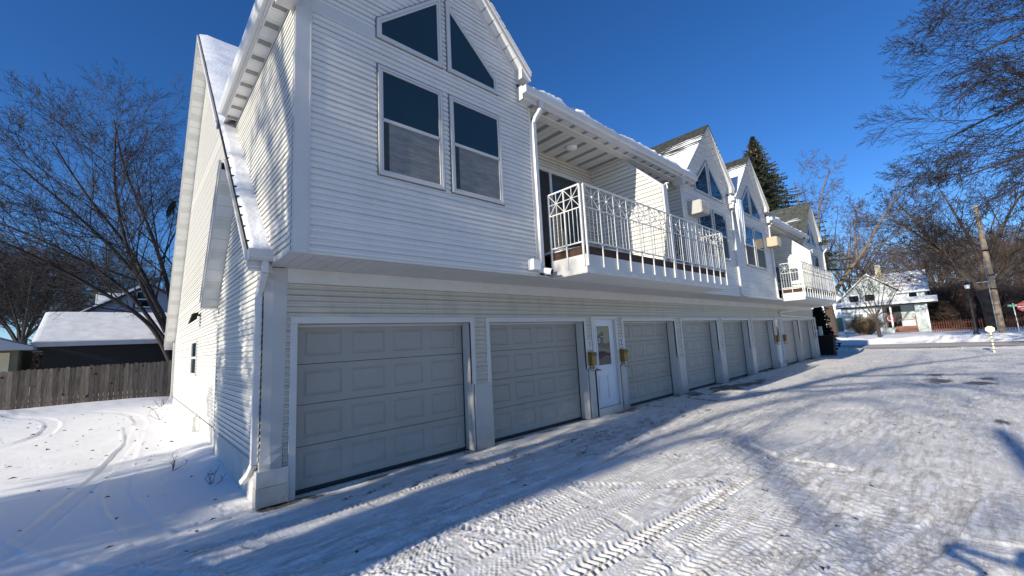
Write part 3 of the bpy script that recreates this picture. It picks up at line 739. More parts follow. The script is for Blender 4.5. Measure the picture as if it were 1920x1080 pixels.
# snow lying on the end strip of the front slope
sn = MB(); ny = 150; nx = 26
ys = np.linspace(-.10, YR, ny); tt = np.linspace(0, 1, nx)
wid = np.where(ys < 2.8, 0.26, 4.5)
XX = 1.015 + tt[None, :] * wid[:, None]; YY = np.repeat(ys[:, None], nx, 1)
h = .028 + .045 * fbm(XX * 5, YY * 5, 5, 3) + .03 * fbm(XX * 1.5, YY * 1.2, 3, 9)
h -= .05 * np.exp(-((XX - 1.015) / .03) ** 2)
ZZ = 2.98 + (YY + .13) * (ZR - 2.95) / (YR + .13) + h
for i in range(ny):
    for j in range(nx): sn.v.append((XX[i, j], YY[i, j], ZZ[i, j]))
for i in range(ny - 1):
    for j in range(nx - 1): a = i * nx + j; sn.f.append((a, a + 1, a + nx + 1, a + nx))
for j in range(nx - 1): sn.face((XX[0, j], YY[0, j], 2.93), (XX[0, j + 1], YY[0, j], 2.93), (XX[0, j + 1], YY[0, j], ZZ[0, j + 1]), (XX[0, j], YY[0, j], ZZ[0, j]))
sn.build('snow', 'snow_roof', rs, smooth=True)
# stepped black flashing tabs where shingles meet the bay wall and the rake
fl = MB()
for k in range(44):
    y = -.05 + k * .068; z = 2.985 + (y + .13) * 1.009
    fl.box(1.247, 1.262, y, y + .03, z, z + .05 + .01 * (k % 3))
for k in range(9):
    y = .06 + k * .21 + RND.uniform(-.05, .05); z = 2.975 + (y + .13) * 1.009
    fl.box(.998, 1.04 + .08 * RND.random(), y, y + .02, z + .03, z + .05)
fl.build('flashing', 'black', rs)
# low slope roof over the balconies
sh = roof_slab('roof', [(4.86, -.93, 6.347), (XE, -.93, 6.347), (XE, 7.3, 6.26 + .51 * 8.4), (4.86, 7.3, 6.26 + .51 * 8.4)], .04, 'blackroof')
for xa_, xb_ in ((4.86, 11.75), (18.62, 24.6)):
    roof_slab('roof_edge', [(xa_, -1.12, 6.25), (xb_, -1.12, 6.25), (xb_, -.93, 6.347), (xa_, -.93, 6.347)], .04, 'blackroof'); sh['label'] = 'low slope roof over the balconies'
def eave(x0, x1):
    e = MB(); e.prism([(-1.235, 6.19), (-1.22, 6.09), (-1.19, 6.06), (-1.12, 6.06), (-1.12, 6.19), (-1.135, 6.19), (-1.135, 6.08), (-1.185, 6.08), (-1.215, 6.19)], 'x', x0 - .02, x1)
    e.box(x0 - .026, x0 - .02, -1.235, -1.12, 6.06, 6.19)
    g_ = e.build('gutter', 'gutter', B, bevel=.003)
    f_ = MB(); f_.box(x0, x1, -1.12, -1.10, 5.985, 6.21); f_.box(x0 - .004, x0 + .015, -1.12, YW, 5.985, 6.24); f_.build('fascia', 'trim', g_)
    s = MB(); v = MB(); x = x0; k = 0
    while x < x1 - .05:
        xe = min(x + .195, x1); s.box(x, xe - .008, -1.10, YW + .02, 5.985, 5.998)
        if k % 2 == 1: v.box(x + .05, x + .14, -1.09, YW - .02, 5.979, 5.985)
        x = xe; k += 1
    s.build('soffit', 'soffit', g_); split_boxes(v, 'vent', 'vent', g_)
    # ragged ridge of snow hanging over the gutter
    n_ = int((x1 - x0) / .03); sn = MB(); xs = np.linspace(x0 + .03, x1 - .05, n_)
    a = fbm(xs * 3.1, xs * 0 + x0, 5, 21)
    hh = np.clip((a - .28) * .34 + .05 * (fbm(xs * 9.7, xs * 0 + 3, 3, 77) - .5), .0, .3); hh[:6] = .0; nzz = fbm(xs * 5.3, xs * 0 + 1, 3, 5)
    prof = [(-1.20, .0), (-1.225, .3), (-1.20, .75), (-1.12, 1.0), (-1.0, .85), (-.8, .9), (-.6, .8)]
    for i in range(n_):
        for (y, q) in prof:
            zb = 6.17 if y < -1.1 else 6.27 + .51 * (y + 1.10); sn.v.append((xs[i], y + .03 * (nzz[i] - .5), zb + .02 + q * hh[i] * (1 if y < -.9 else .5)))
    m = len(prof)
    for i in range(n_ - 1):
        for j in range(m - 1): q = i * m + j; sn.f.append((q, q + m, q + m + 1, q + 1))
    sn.build('snow', 'snow', g_, smooth=True)
eave(4.86, 11.75); eave(18.62, 24.6)
eave(14.55, 14.95)
# lower front gutter at the end strip
g = MB(); g.prism([(-.27, 3.03), (-.255, 2.93), (-.22, 2.90), (-.13, 2.90), (-.13, 3.03), (-.145, 3.03), (-.145, 2.92), (-.215, 2.92), (-.25, 3.03)], 'x', .99, 1.25)
g.box(.984, .99, -.265, -.13, 2.90, 3.03)
gt = g.build('gutter', 'gutter', B, bevel=.003)
f_ = MB(); f_.box(1.0, 1.25, -.128, -.105, 2.80, 3.0); f_.box(1.0, 1.22, -.105, .0, 2.80, 2.815); f_.build('fascia', 'trim', gt)

# ---- end wall -----------------------------------------------------
XA, XB = 1.30, 1.20
ft = lambda y: 2.90 + (y + .13) * 1.009          # underside line of front slope
rt = lambda y: ZR - .10 - 1.21 * (y - YR)
m1 = MB(); PA = [(3.4, .43), (14.2, .43), (14.2, rt(14.2)), (YR, ZR - .12), (3.4, ft(3.4) - .03)]
siding(m1, PA, 'x', XA, -1, lap=.0762); m1.face(*[(XA + .003, y, z) for y, z in PA])
wa = m1.build('wall', 'siding_end', B); wa['label'] = 'tall sunlit end wall'
apx = 1.80
br = lambda y: ft(apx) - 1.22 * (y - apx)
m1 = MB(); PB = [(-.01, .50), (3.46, .50), (3.46, br(3.46)), (apx, ft(apx) - .02), (-.01, ft(-.01) - .03)]
siding(m1, PB, 'x', XB, -1, lap=.0762); m1.face(*[(XB + .003, y, z) for y, z in PB])
m1.box(XB, XA + .02, 3.452, 3.46, .0, br(3.46)); m1.build('wall', 'siding_end', B)['label'] = 'dappled end wall of the projecting front part'
t = MB(); t.box(XB - .018, XB + .03, 3.40, 3.475, .48, 2.72); t.box(XA - .018, XA + .02, 14.12, 14.22, .4, 2.5)
split_boxes(t, 'corner_trim', 'trim', B)
fd = MB(); fd.box(XB - .008, XB + .1, .10, 3.45, -.1, .495); fd.box(XA - .008, XA + .1, 3.46, 14.2, -.1, .425)
split_boxes(fd, 'foundation', 'found', B)
fs = MB(); fs.box(XB - .016, XB - .008, .1, 3.45, .488, .502); fs.box(XA - .016, XA - .008, 3.46, 14.2, .418, .432); split_boxes(fs, 'flashing', 'black', B)
MB().box(XA, XE, 14.18, 14.2, 0, 2.5).build('wall', 'siding_end', B)
MB().box(XE - .02, XE, 0, 14.2, 0, 2.9).build('wall', 'siding_end', B)
# rake boards, main roof
def rake(xo, xi, pts, th, name='rake_board', vents=True, nsp=.4):
    for (ya, za), (yb, zb) in zip(pts[:-1], pts[1:]):
        s = MB(); P = [(ya, za), (yb, zb), (yb, zb - th), (ya, za - th)]
        s.prism(P, 'x', xo, xo + .02); s.prism([(ya, za + .002), (yb, zb + .002), (yb, zb - .05), (ya, za - .05)], 'x', xo - .018, xo - .001)
        rk = s.build(name, 'trim', B)
        so2 = MB(); vn = MB(); L = math.hypot(yb - ya, zb - za); n_ = max(1, int(L / .2))
        for k in range(n_):
            t0 = k / n_; t1 = (k + 1) / n_ - .012 / (L / n_) / n_ * 1.0
            a = (ya + (yb - ya) * t0, za - th + (zb - za) * t0); b = (ya + (yb - ya) * t1, za - th + (zb - za) * t1)
            so2.prism([a, b, (b[0], b[1] + .01), (a[0], a[1] + .01)], 'x', xo + .02, xi)
            if k % 3 == 1:
                c0 = (a[0] + (b[0] - a[0]) * .1, a[1] + (b[1] - a[1]) * .1 - .003); c1 = (a[0] + (b[0] - a[0]) * .9, a[1] + (b[1] - a[1]) * .9 - .003)
                vn.prism([c0, c1, (c1[0], c1[1] + .002), (c0[0], c0[1] + .002)], 'x', xo + .03, xi - .01)
        so2.build('soffit', 'soffit_light', rk); split_boxes(vn, 'vent', 'soffit', rk)
rake(.985, XA, [(YR, ZR - .0), (14.5, ZR - 1.21 * (14.5 - YR))], .17)
rake(.985, XA, [(3.0, 2.95 + 3.13 * 1.009), (YR, ZR)], .17)
e = MB(); zz = ZR - 1.21 * (14.5 - YR); e.box(1.0, XA, 14.2, 14.5, zz - .18, zz - .165); e.box(1.0, XA + 3, 14.5, 14.52, zz - .18, zz + .0); e.build('eave_box', 'trim', B)
# small rear slope of the projecting part
zb_ = lambda y: 2.95 + (apx + .13) * 1.009 - 1.22 * (y - apx)
s = MB(); s.prism([(apx + .04, zb_(apx + .04)), (3.52, zb_(3.52)), (3.52, zb_(3.52) - .03), (apx + .04, zb_(apx + .04) - .03)], 'x', .925, XA)
br_ = s.build('roof', 'blackroof', B)
rake(.92, XB, [(apx + .02, zb_(apx + .02) + .004), (3.50, zb_(3.50) + .004)], .16, nsp=.3)
s = MB(); s.box(.92, XB, 3.495, 3.515, zb_(3.5) - .16, zb_(3.5) - .02); s.box(.925, XB, 3.30, 3.495, zb_(3.5) - .17, zb_(3.5) - .155); s.build('eave_box', 'soffit_light', B)
rake(.985, XB, [(-.13, 2.95), (apx, 2.95 + (apx + .13) * 1.009)], .12)

# ---- downspouts ---------------------------------------------------
def spout(pts, w_=.075, d_=.06):
    s = MB()
    for k in range(len(pts) - 1): s.beam(pts[k], pts[k + 1], w_, d_)
    return s.build('downspout', 'gutter', B, bevel=.008)
spout([(1.17, -.17, 2.93), (1.17, -.17, 2.76), (1.165, .0, 2.60), (1.155, .045, 2.50), (1.15, .045, .50), (1.125, .14, .38), (1.08, .26, .28)])
ds = spout([(5.27, -1.17, 6.06), (5.27, -1.16, 5.93), (5.235, -1.03, 5.77), (5.215, -1.0, 5.70), (5.215, -1.0, 2.98), (5.25, -1.06, 2.90)], .085, .06)
spout([(14.83, -1.17, 6.06), (14.83, -1.16, 5.95), (14.82, -1.0, 5.75), (14.82, -1.0, 2.93), (15.1, -1.06, 2.88)], .10, .07)
spout([(18.88, -1.17, 6.06), (18.86, -1.0, 5.85), (18.86, -1.0, 2.93), (19.05, -1.06, 2.88)], .09, .07)
spout([(28.7, -1.17, 6.06), (28.66, -1.0, 5.85), (28.66, -1.0, 2.93)], .09, .07)
spout([(25.6, -1.55, 2.80), (22.4, -.06, 2.50), (22.5, -.06, 2.36), (28.98, -.06, 2.25), (29.03, -.06, 2.2), (29.05, -.06, .1)], .07, .06)
spout([(1.25, 14.16, 2.4), (1.25, 14.16, .6), (1.22, 14.2, .35)], .07, .06)

# ---- things fixed to the building ----------------------------------
def at_(o, loc): return o
ic = MB(); rng = random.Random(3)
for k in range(16):
    x = 14.62 + rng.random() * .55; y = -1.16 - rng.random() * .08; L = .25 + rng.random() * 1.25
    ic.tube([(x, y, 6.12), (x + .02, y, 6.12 - L * .5), (x + .03, y, 6.12 - L)], [.035 + .03 * rng.random(), .03, .004], 7)
ice = ic.build('icicle_cluster', 'ice', None, smooth=True); tag(ice, 'cluster of long icicles frozen to the downspout between two neighbouring bays', 'icicles')

def security(x, y, z):
    r = empty('security_light', (x, y, z), label='white motion light and camera pair under the first balcony corner', cat='security light')
    m1 = MB(); m1.prism([(x - .10, z + .02), (x + .08, z + .02), (x + .10, z + .19), (x - .10, z + .21)], 'y', y - .14, y); m1.build('housing', 'white', r, bevel=.01)
    m2 = MB(); m2.tube([(x + .16, y - .02, z + .06), (x + .20, y - .12, z + .02), (x + .25, y - .22, z - .01)], [.05, .055, .06], 14); m2.build('camera_body', 'white', r, smooth=False)
    m3 = MB(); m3.tube([(x + .2505, y - .221, z - .0102), (x + .256, y - .232, z - .013)], [.048, .048], 14); m3.build('lens', 'dark', r)
    MB().beam((x + .1, y, z + .12), (x + .16, y - .02, z + .06), .03).build('bracket', 'white', r)
security(4.98, -.975, 2.93)

def wall_flood():
    r = empty('floodlight', (1.26, 7.08, 2.8), label='small black floodlight on the sunlit end wall above its narrow window', cat='floodlight')
    m1 = MB(); m1.beam((1.28, 7.08, 2.85), (1.20, 7.08, 2.85), .05); m1.build('arm', 'dark', r)
    m2 = MB(); m2.prism([(1.05, 2.62), (1.20, 2.74), (1.24, 2.92), (1.12, 2.88)], 'y', 6.94, 7.22); m2.build('lamp_head', 'dark', r, bevel=.008)
wall_flood()
# end wall window
f = MB()
def ringx(mb_, x0_, x1_, y0_, y1_, z0_, z1_, w_):
    for (a, b, c, d) in ((y0_, y1_, z0_, z0_ + w_), (y0_, y1_, z1_ - w_, z1_), (y0_, y0_ + w_, z0_ + w_, z1_ - w_), (y1_ - w_, y1_, z0_ + w_, z1_ - w_)): mb_.box(x0_, x1_, a, b, c, d)
ringx(f, 1.265, 1.30, 7.42, 8.60, 1.33, 2.26, .075); f.box(1.27, 1.30, 7.5, 8.52, 1.77, 1.83)
wn = f.build('window', 'trim', B, bevel=.003); MB().box(1.28, 1.29, 7.49, 8.53, 1.40, 2.19).build('pane', 'glass', wn)
# vent pipe at the foot of the end wall
pp = MB(); pp.tube([(1.24, 6.4, .48), (1.2, 6.4, .48), (1.17, 6.4, .44), (1.17, 6.4, .08)], .05, 12); pp.build('vent_pipe', 'white', B, smooth=True)

def dish():
    r = empty('satellite_dish', (1.02, 14.3, 7.6), label='dark satellite dish on the rear edge of the main roof', cat='satellite dish')
    c = Vector((.99, 14.3, 7.55)); s = MB(); n_ = 20
    ax = Vector((-.9, .25, .35)).normalized(); u = ax.orthogonal().normalized(); v = ax.cross(u)
    for k in range(n_):
        t0 = 2 * math.pi * k / n_; t1 = 2 * math.pi * (k + 1) / n_
        for (ra, rb) in ((0, .18), (.18, .34)):
            P = lambda rr, t: tuple(c + u * rr * math.cos(t) + v * rr * math.sin(t) + ax * rr * rr * .5)
            s.face(P(ra, t0), P(rb, t0), P(rb, t1), P(ra, t1))
    d_ = s.build('reflector', 'dark', r, smooth=True); so2 = d_.modifiers.new('solid', 'SOLIDIFY'); so2.thickness = .01
    m1 = MB(); m1.tube([c, c + Vector((.1, -.3, -.4)), c + Vector((.15, -.6, -.5))], .02, 8); m1.beam(c - u * .3, c + ax * .4, .02); m1.build('mount_arm', 'iron', r)
dish()

def mailbox(x, z, label, near=True):
    r = empty('mailbox', (x, -.03, z), label=label, cat='mailbox', group='mailboxes beside the entry doors')
    y = -.035
    b_ = MB(); b_.prism([(y, z), (y - .11, z), (y - .11, z + .22), (y - .085, z + .275), (y, z + .29)], 'x', x - .082, x + .082); b_.build('box', 'mailbox', r, bevel=.008)
    l = MB(); l.prism([(y - .0, z + .295), (y - .10, z + .275), (y - .125, z + .215), (y - .13, z + .22), (y - .105, z + .285), (y, z + .305)], 'x', x - .086, x + .086); l.build('lid', 'mailbox', r)
    h = MB()
    for sx in (-.05, .05): h.tube([(x + sx, y - .01, z), (x + sx, y - .02, z - .10), (x + sx, y - .10, z - .12), (x + sx, y - .11, z - .06)], .006, 6)
    h.build('newspaper_hook', 'dark', r)
    p = MB(); p.tube([(x - .09, y - .06, z - .085), (x + .09, y - .06, z - .08)], .028, 10); p.build('rolled_paper', 'paper', r)
mailbox(7.67, 1.16, 'brass coloured mailbox left of the nearer entry door, under the number 1')
mailbox(8.96, 1.16, 'brass coloured mailbox right of the nearer entry door, under the number 2')
mailbox(21.50, 1.16, 'brass coloured mailbox left of the farther entry door')
mailbox(22.64, 1.16, 'brass coloured mailbox right of the farther entry door')
def numsign(x, z, t, lab):
    r = empty('number_sign', (x, -.03, z), label=lab, cat='number sign', group='unit number signs by the nearer entry door')
    MB().box(x - .075, x + .075, -.032, -.022, z - .10, z + .10).build('plate', 'plaque', r, bevel=.003)
    text_mesh('numeral', t, .20, 'ink', r, (x, -.034, z))
numsign(7.69, 1.62, '1', 'pale number sign reading 1 above the left mailbox')
numsign(8.97, 1.62, '2', 'pale number sign reading 2 above the right mailbox')

def ac(x0, x1, z0, z1, yo, lab, case):
    r = empty('air_conditioner', ((x0 + x1) / 2, YW, z0), label=lab, cat='air conditioner')
    MB().box(x0, x1, yo, YW - .012, z0, z1).build('case', case, r, bevel=.012)
    g_ = MB(); n_ = 7
    for k in range(n_ + 1): x = x0 + .03 + (x1 - x0 - .06) * k / n_; g_.box(x - .012, x + .012, yo - .018, yo - .001, z0 + .03, z1 - .03)
    for k in range(5): z = z0 + .03 + (z1 - z0 - .06) * k / 4; g_.box(x0 + .018, x1 - .018, yo - .014, yo - .001, z - .01, z + .01)
    g_.build('grille', 'ac_face', r)
    MB().box(x0 + .05, x1 - .05, yo - .006, yo - .0005, z0 + .05, z1 - .05).build('coil', 'dark', r)
ac(11.45, 11.98, 5.06, 5.44, -1.34, 'white box air conditioner through the wall of the second bay', 'ac_white')
ac(18.34, 18.85, 4.96, 5.34, -1.34, 'tan box air conditioner at the right edge of the third bay', 'ac_tan')

def chair(x, y, rz, lab):
    r = empty('patio_chair', (x, y, 3.31), label=lab, cat='chair', group='metal chairs on the balconies'); r.rotation_euler = (0, 0, rz)
    def part(m, n):
        o = m.build(n, 'chair', None); o.parent = r
    s = MB(); s.box(-.23, .23, -.22, .22, .42, .45); part(s, 'seat')
    b_ = MB()
    for k in range(5): b_.box(-.22, .22, .20 + .02 * k, .225 + .02 * k, .55 + .09 * k, .60 + .09 * k)
    b_.box(-.24, -.215, .19, .32, .42, 1.0); b_.box(.215, .24, .19, .32, .42, 1.0); part(b_, 'backrest')
    for sx in (-1, 1):
        for sy in (-1, 1): l = MB(); l.beam((sx * .21, sy * .20, .0), (sx * .21, sy * .19, .42), .025); part(l, 'leg')
    for sx in (-1, 1): l = MB(); l.beam((sx * .23, -.2, .66), (sx * .23, .24, .66), .03); l.beam((sx * .23, -.19, .43), (sx * .23, -.19, .66), .025); part(l, 'armrest')
chair(10.1, -.9, 2.4, 'dark metal chair behind the right half of the long balcony railing')
chair(10.75, -.45, 3.4, 'dark metal chair farther back on the long balcony beside the second bay')
chair(20.2, -.8, 1.0, 'dark metal chair at the near end of the farther balcony')
# ================================================================== GROUND
def sstep(a, b, x): t = np.clip((x - a) / (b - a), 0, 1); return t * t * (3 - 2 * t)
def base_h(X, Y):
    z = 0.20 * sstep(4.5, 13, Y) * sstep(4.0, 1.0, X)
    z = z + 0.10 * sstep(15.5, 18, Y) * sstep(2, 0, X)
    z = z + .30 * sstep(47.2, 48.6, X) + .12 * sstep(52, 66, X)       # plowed far verge and yards
    z = z - .10 * sstep(36.2, 36.8, X) * sstep(47.4, 46.8, X)          # street bed
    z = z + .42 * np.exp(-(((X - 35.3) / 1.5) ** 2 + ((Y - 1.6) / 1.9) ** 2)) + .25 * np.exp(-(((X - 33) / 1.2) ** 2 + ((Y - 2.2) / 1.5) ** 2))
    z = z + .9 * sstep(90, 300, np.hypot(X, Y))
    return z
def gz(x, y): return float(base_h(np.array([float(x)]), np.array([float(y)]))[0])
def polyd(X, Y, pts):
    best = np.full(X.shape, 1e9); S = np.zeros(X.shape); T = np.zeros(X.shape); acc = 0.0
    for (x0, y0), (x1, y1) in zip(pts[:-1], pts[1:]):
        dx, dy = x1 - x0, y1 - y0; L = math.hypot(dx, dy)
        if L < 1e-6: continue
        t = np.clip(((X - x0) * dx + (Y - y0) * dy) / (L * L), 0, 1)
        px, py = X - x0 - t * dx, Y - y0 - t * dy; d = np.hypot(px, py); sd = (dx * py - dy * px) / L
        m = d < best; best = np.where(m, d, best); S = np.where(m, acc + t * L, S); T = np.where(m, sd, T); acc += L
    return best, S, T
def smooth_path(pts, n=8):
    P = [pts[0]] + list(pts) + [pts[-1]]; o = []
    for i in range(1, len(P) - 2):
        p0, p1, p2, p3 = [np.array(q, float) for q in P[i - 1:i + 3]]
        for k in range(n):
            t = k / n; o.append(tuple(.5 * ((2 * p1) + (-p0 + p2) * t + (2 * p0 - 5 * p1 + 4 * p2 - p3) * t * t + (-p0 + 3 * p1 - 3 * p2 + p3) * t ** 3)))
    o.append(tuple(P[-2])); return o
PATHS = []   # (points, half width, depth, tread kind, strength)
def offs(pts, d):
    o = []
    for i, p in enumerate(pts):
        a = pts[max(i - 1, 0)]; b = pts[min(i + 1, len(pts) - 1)]; L = math.hypot(b[0] - a[0], b[1] - a[1]) or 1
        o.append((p[0] - (b[1] - a[1]) / L * d, p[1] + (b[0] - a[0]) / L * d))
    return o
def car(pts, kind, st=1.0, w=.105, tr=.78, dep=.020):
    sp = smooth_path(pts); PATHS.append((offs(sp, tr), w, dep, kind, st)); PATHS.append((offs(sp, -tr), w, dep, kind, st))
def single(pts, kind, st=1.0, w=.10, dep=.02): PATHS.append((smooth_path(pts), w, dep, kind, st))
pr = random.Random(11)
# many old passes along the drive, each lane a slow wandering curve y(x)
FT = []
for k in range(26):
    y0 = pr.uniform(-6.6, -1.7); am = pr.uniform(.1, .55); fq = pr.uniform(.12, .3); ph = pr.uniform(0, 6.28); dr = pr.uniform(-.05, .03); kd = pr.choice((0, 1, 2, 2)); st = pr.choice((.45, .6, .8, 1.0))
    for o_ in (-.78, .78): FT.append((y0 + o_, am, fq, ph, dr, pr.uniform(.085, .12), kd, st))
for (xa, ya, R_, a0, a1) in ((12, -8.2, 5.2, 25, 100), (20, -9.5, 6.5, 60, 125), (9.5, 1.8, 6.6, 265, 320), (17, 1.2, 6.2, 215, 300)):
    single([(xa + R_ * math.cos(rad(q_)), ya + R_ * math.sin(rad(q_))) for q_ in np.linspace(a0, a1, 8)], 0, 1.0, .12, .022); single([(xa + (R_ + 1.5) * math.cos(rad(q_)), ya + (R_ + 1.5) * math.sin(rad(q_))) for q_ in np.linspace(a0, a1, 8)], 0, 1.0, .12, .022)
# turns into the garages
for gx, r0 in ((3.0, 5.5), (6.2, 6.0), (10.5, 6.5), (13.7, 6), (16.8, 7), (24, 7)):
    car([(gx, -.4), (gx + .2, -2.0), (gx + 1.2, -3.7), (gx + 3.2, -4.8), (gx + 7, -5.3)], int(gx) % 3, .6, dep=.012)
car([(3.2, -.5), (3.1, -2.4), (2.0, -4.3), (-.6, -5.4)], 1, .5)
# the crisp recent ones
single([(1.2, -2.28), (2.0, -2.10), (2.93, -2.05), (4.29, -2.00), (6.68, -1.85), (10.46, -1.7), (16, -1.9)], 0, 1.0, .11, .024)
single([(2.51, -3.55), (3.39, -3.64), (4.77, -3.74), (6.63, -3.86), (8.33, -4.16), (12, -4.6)], 0, 1.2, .115, .026)
single([(1.2, -3.05), (2.4, -3.02), (4.0, -3.0), (6.2, -3.1), (9, -3.3), (14, -3.9)], 1, .9, .10, .02)
single([(3.11, -4.19), (3.97, -4.31), (4.96, -4.43), (6.06, -4.54), (7.24, -4.69), (9.79, -4.93), (14.27, -5.2), (25, -5.4)], 0, 1.4, .12, .03)
single([(3.3, -4.6), (4.4, -4.68), (5.27, -4.72), (6.64, -4.80), (9, -5.1)], 2, .8, .09, .018)
single([(3.6, -5.0), (3.96, -5.15), (4.78, -5.38), (5.7, -5.52), (6.86, -5.58), (8.18, -5.55), (10.1, -5.43), (15, -5)], 2, 1.0, .11, .02)
single([(3.7, -4.9), (4.4, -5.02), (5.4, -5.16), (6.6, -5.2), (9, -5.2), (14, -4.8)], 1, .9, .10, .018)
single([(5.2, -6.2), (5.0, -5.6), (5.1, -5.0), (5.6, -4.2), (6.8, -3.2)], 1, .8, .10, .02)
single([(7.2, -3.2), (6.8, -3.6), (6.6, -4.0), (6.6, -4.4)], 2, 1.3, .12, .022)
# yard on the left
single([(-.81, .76), (-.67, 1.27), (-.47, 2.45), (-.22, 3.9), (-.02, 5.78), (.14, 7.04), (.1, 9)], 1, .8, .11, .03)
single([(.9, -1.6), (.4, -.9), (.18, .57), (0, 1.87), (0, 3.61), (.1, 5.62), (.24, 7.8), (.34, 9.89), (.04, 12.11), (-1.09, 14.86), (-2.24, 15.49), (-4, 15.6)], 0, 1.0, .13, .028)
single([(-1.9, 8.37), (-1.67, 8.97), (-1.41, 10.04), (-1.51, 12.12), (-2.08, 14.13), (-2.96, 15.83)], 0, 1.0, .15, .032)
single([(-3.2, 7.6), (-2.4, 8.6), (-2.3, 9.7), (-2.7, 11), (-3.6, 12)], 0, .9, .14, .032)
single([(1.6, -2.7), (.9, -1.9), (.1, -.9), (-.7, .4), (-1.3, 2.2)], 1, .9, .12, .03)
single([(-.2, -2.4), (1.2, -1.4), (2.8, -1.1), (5, -1.3), (9, -1.5)], 1, .6, .11, .016)
single([(-1.2, -1.2), (.4, -1.7), (2.2, -1.75), (5, -1.6), (9, -1.2)], 0, .7, .10, .02)

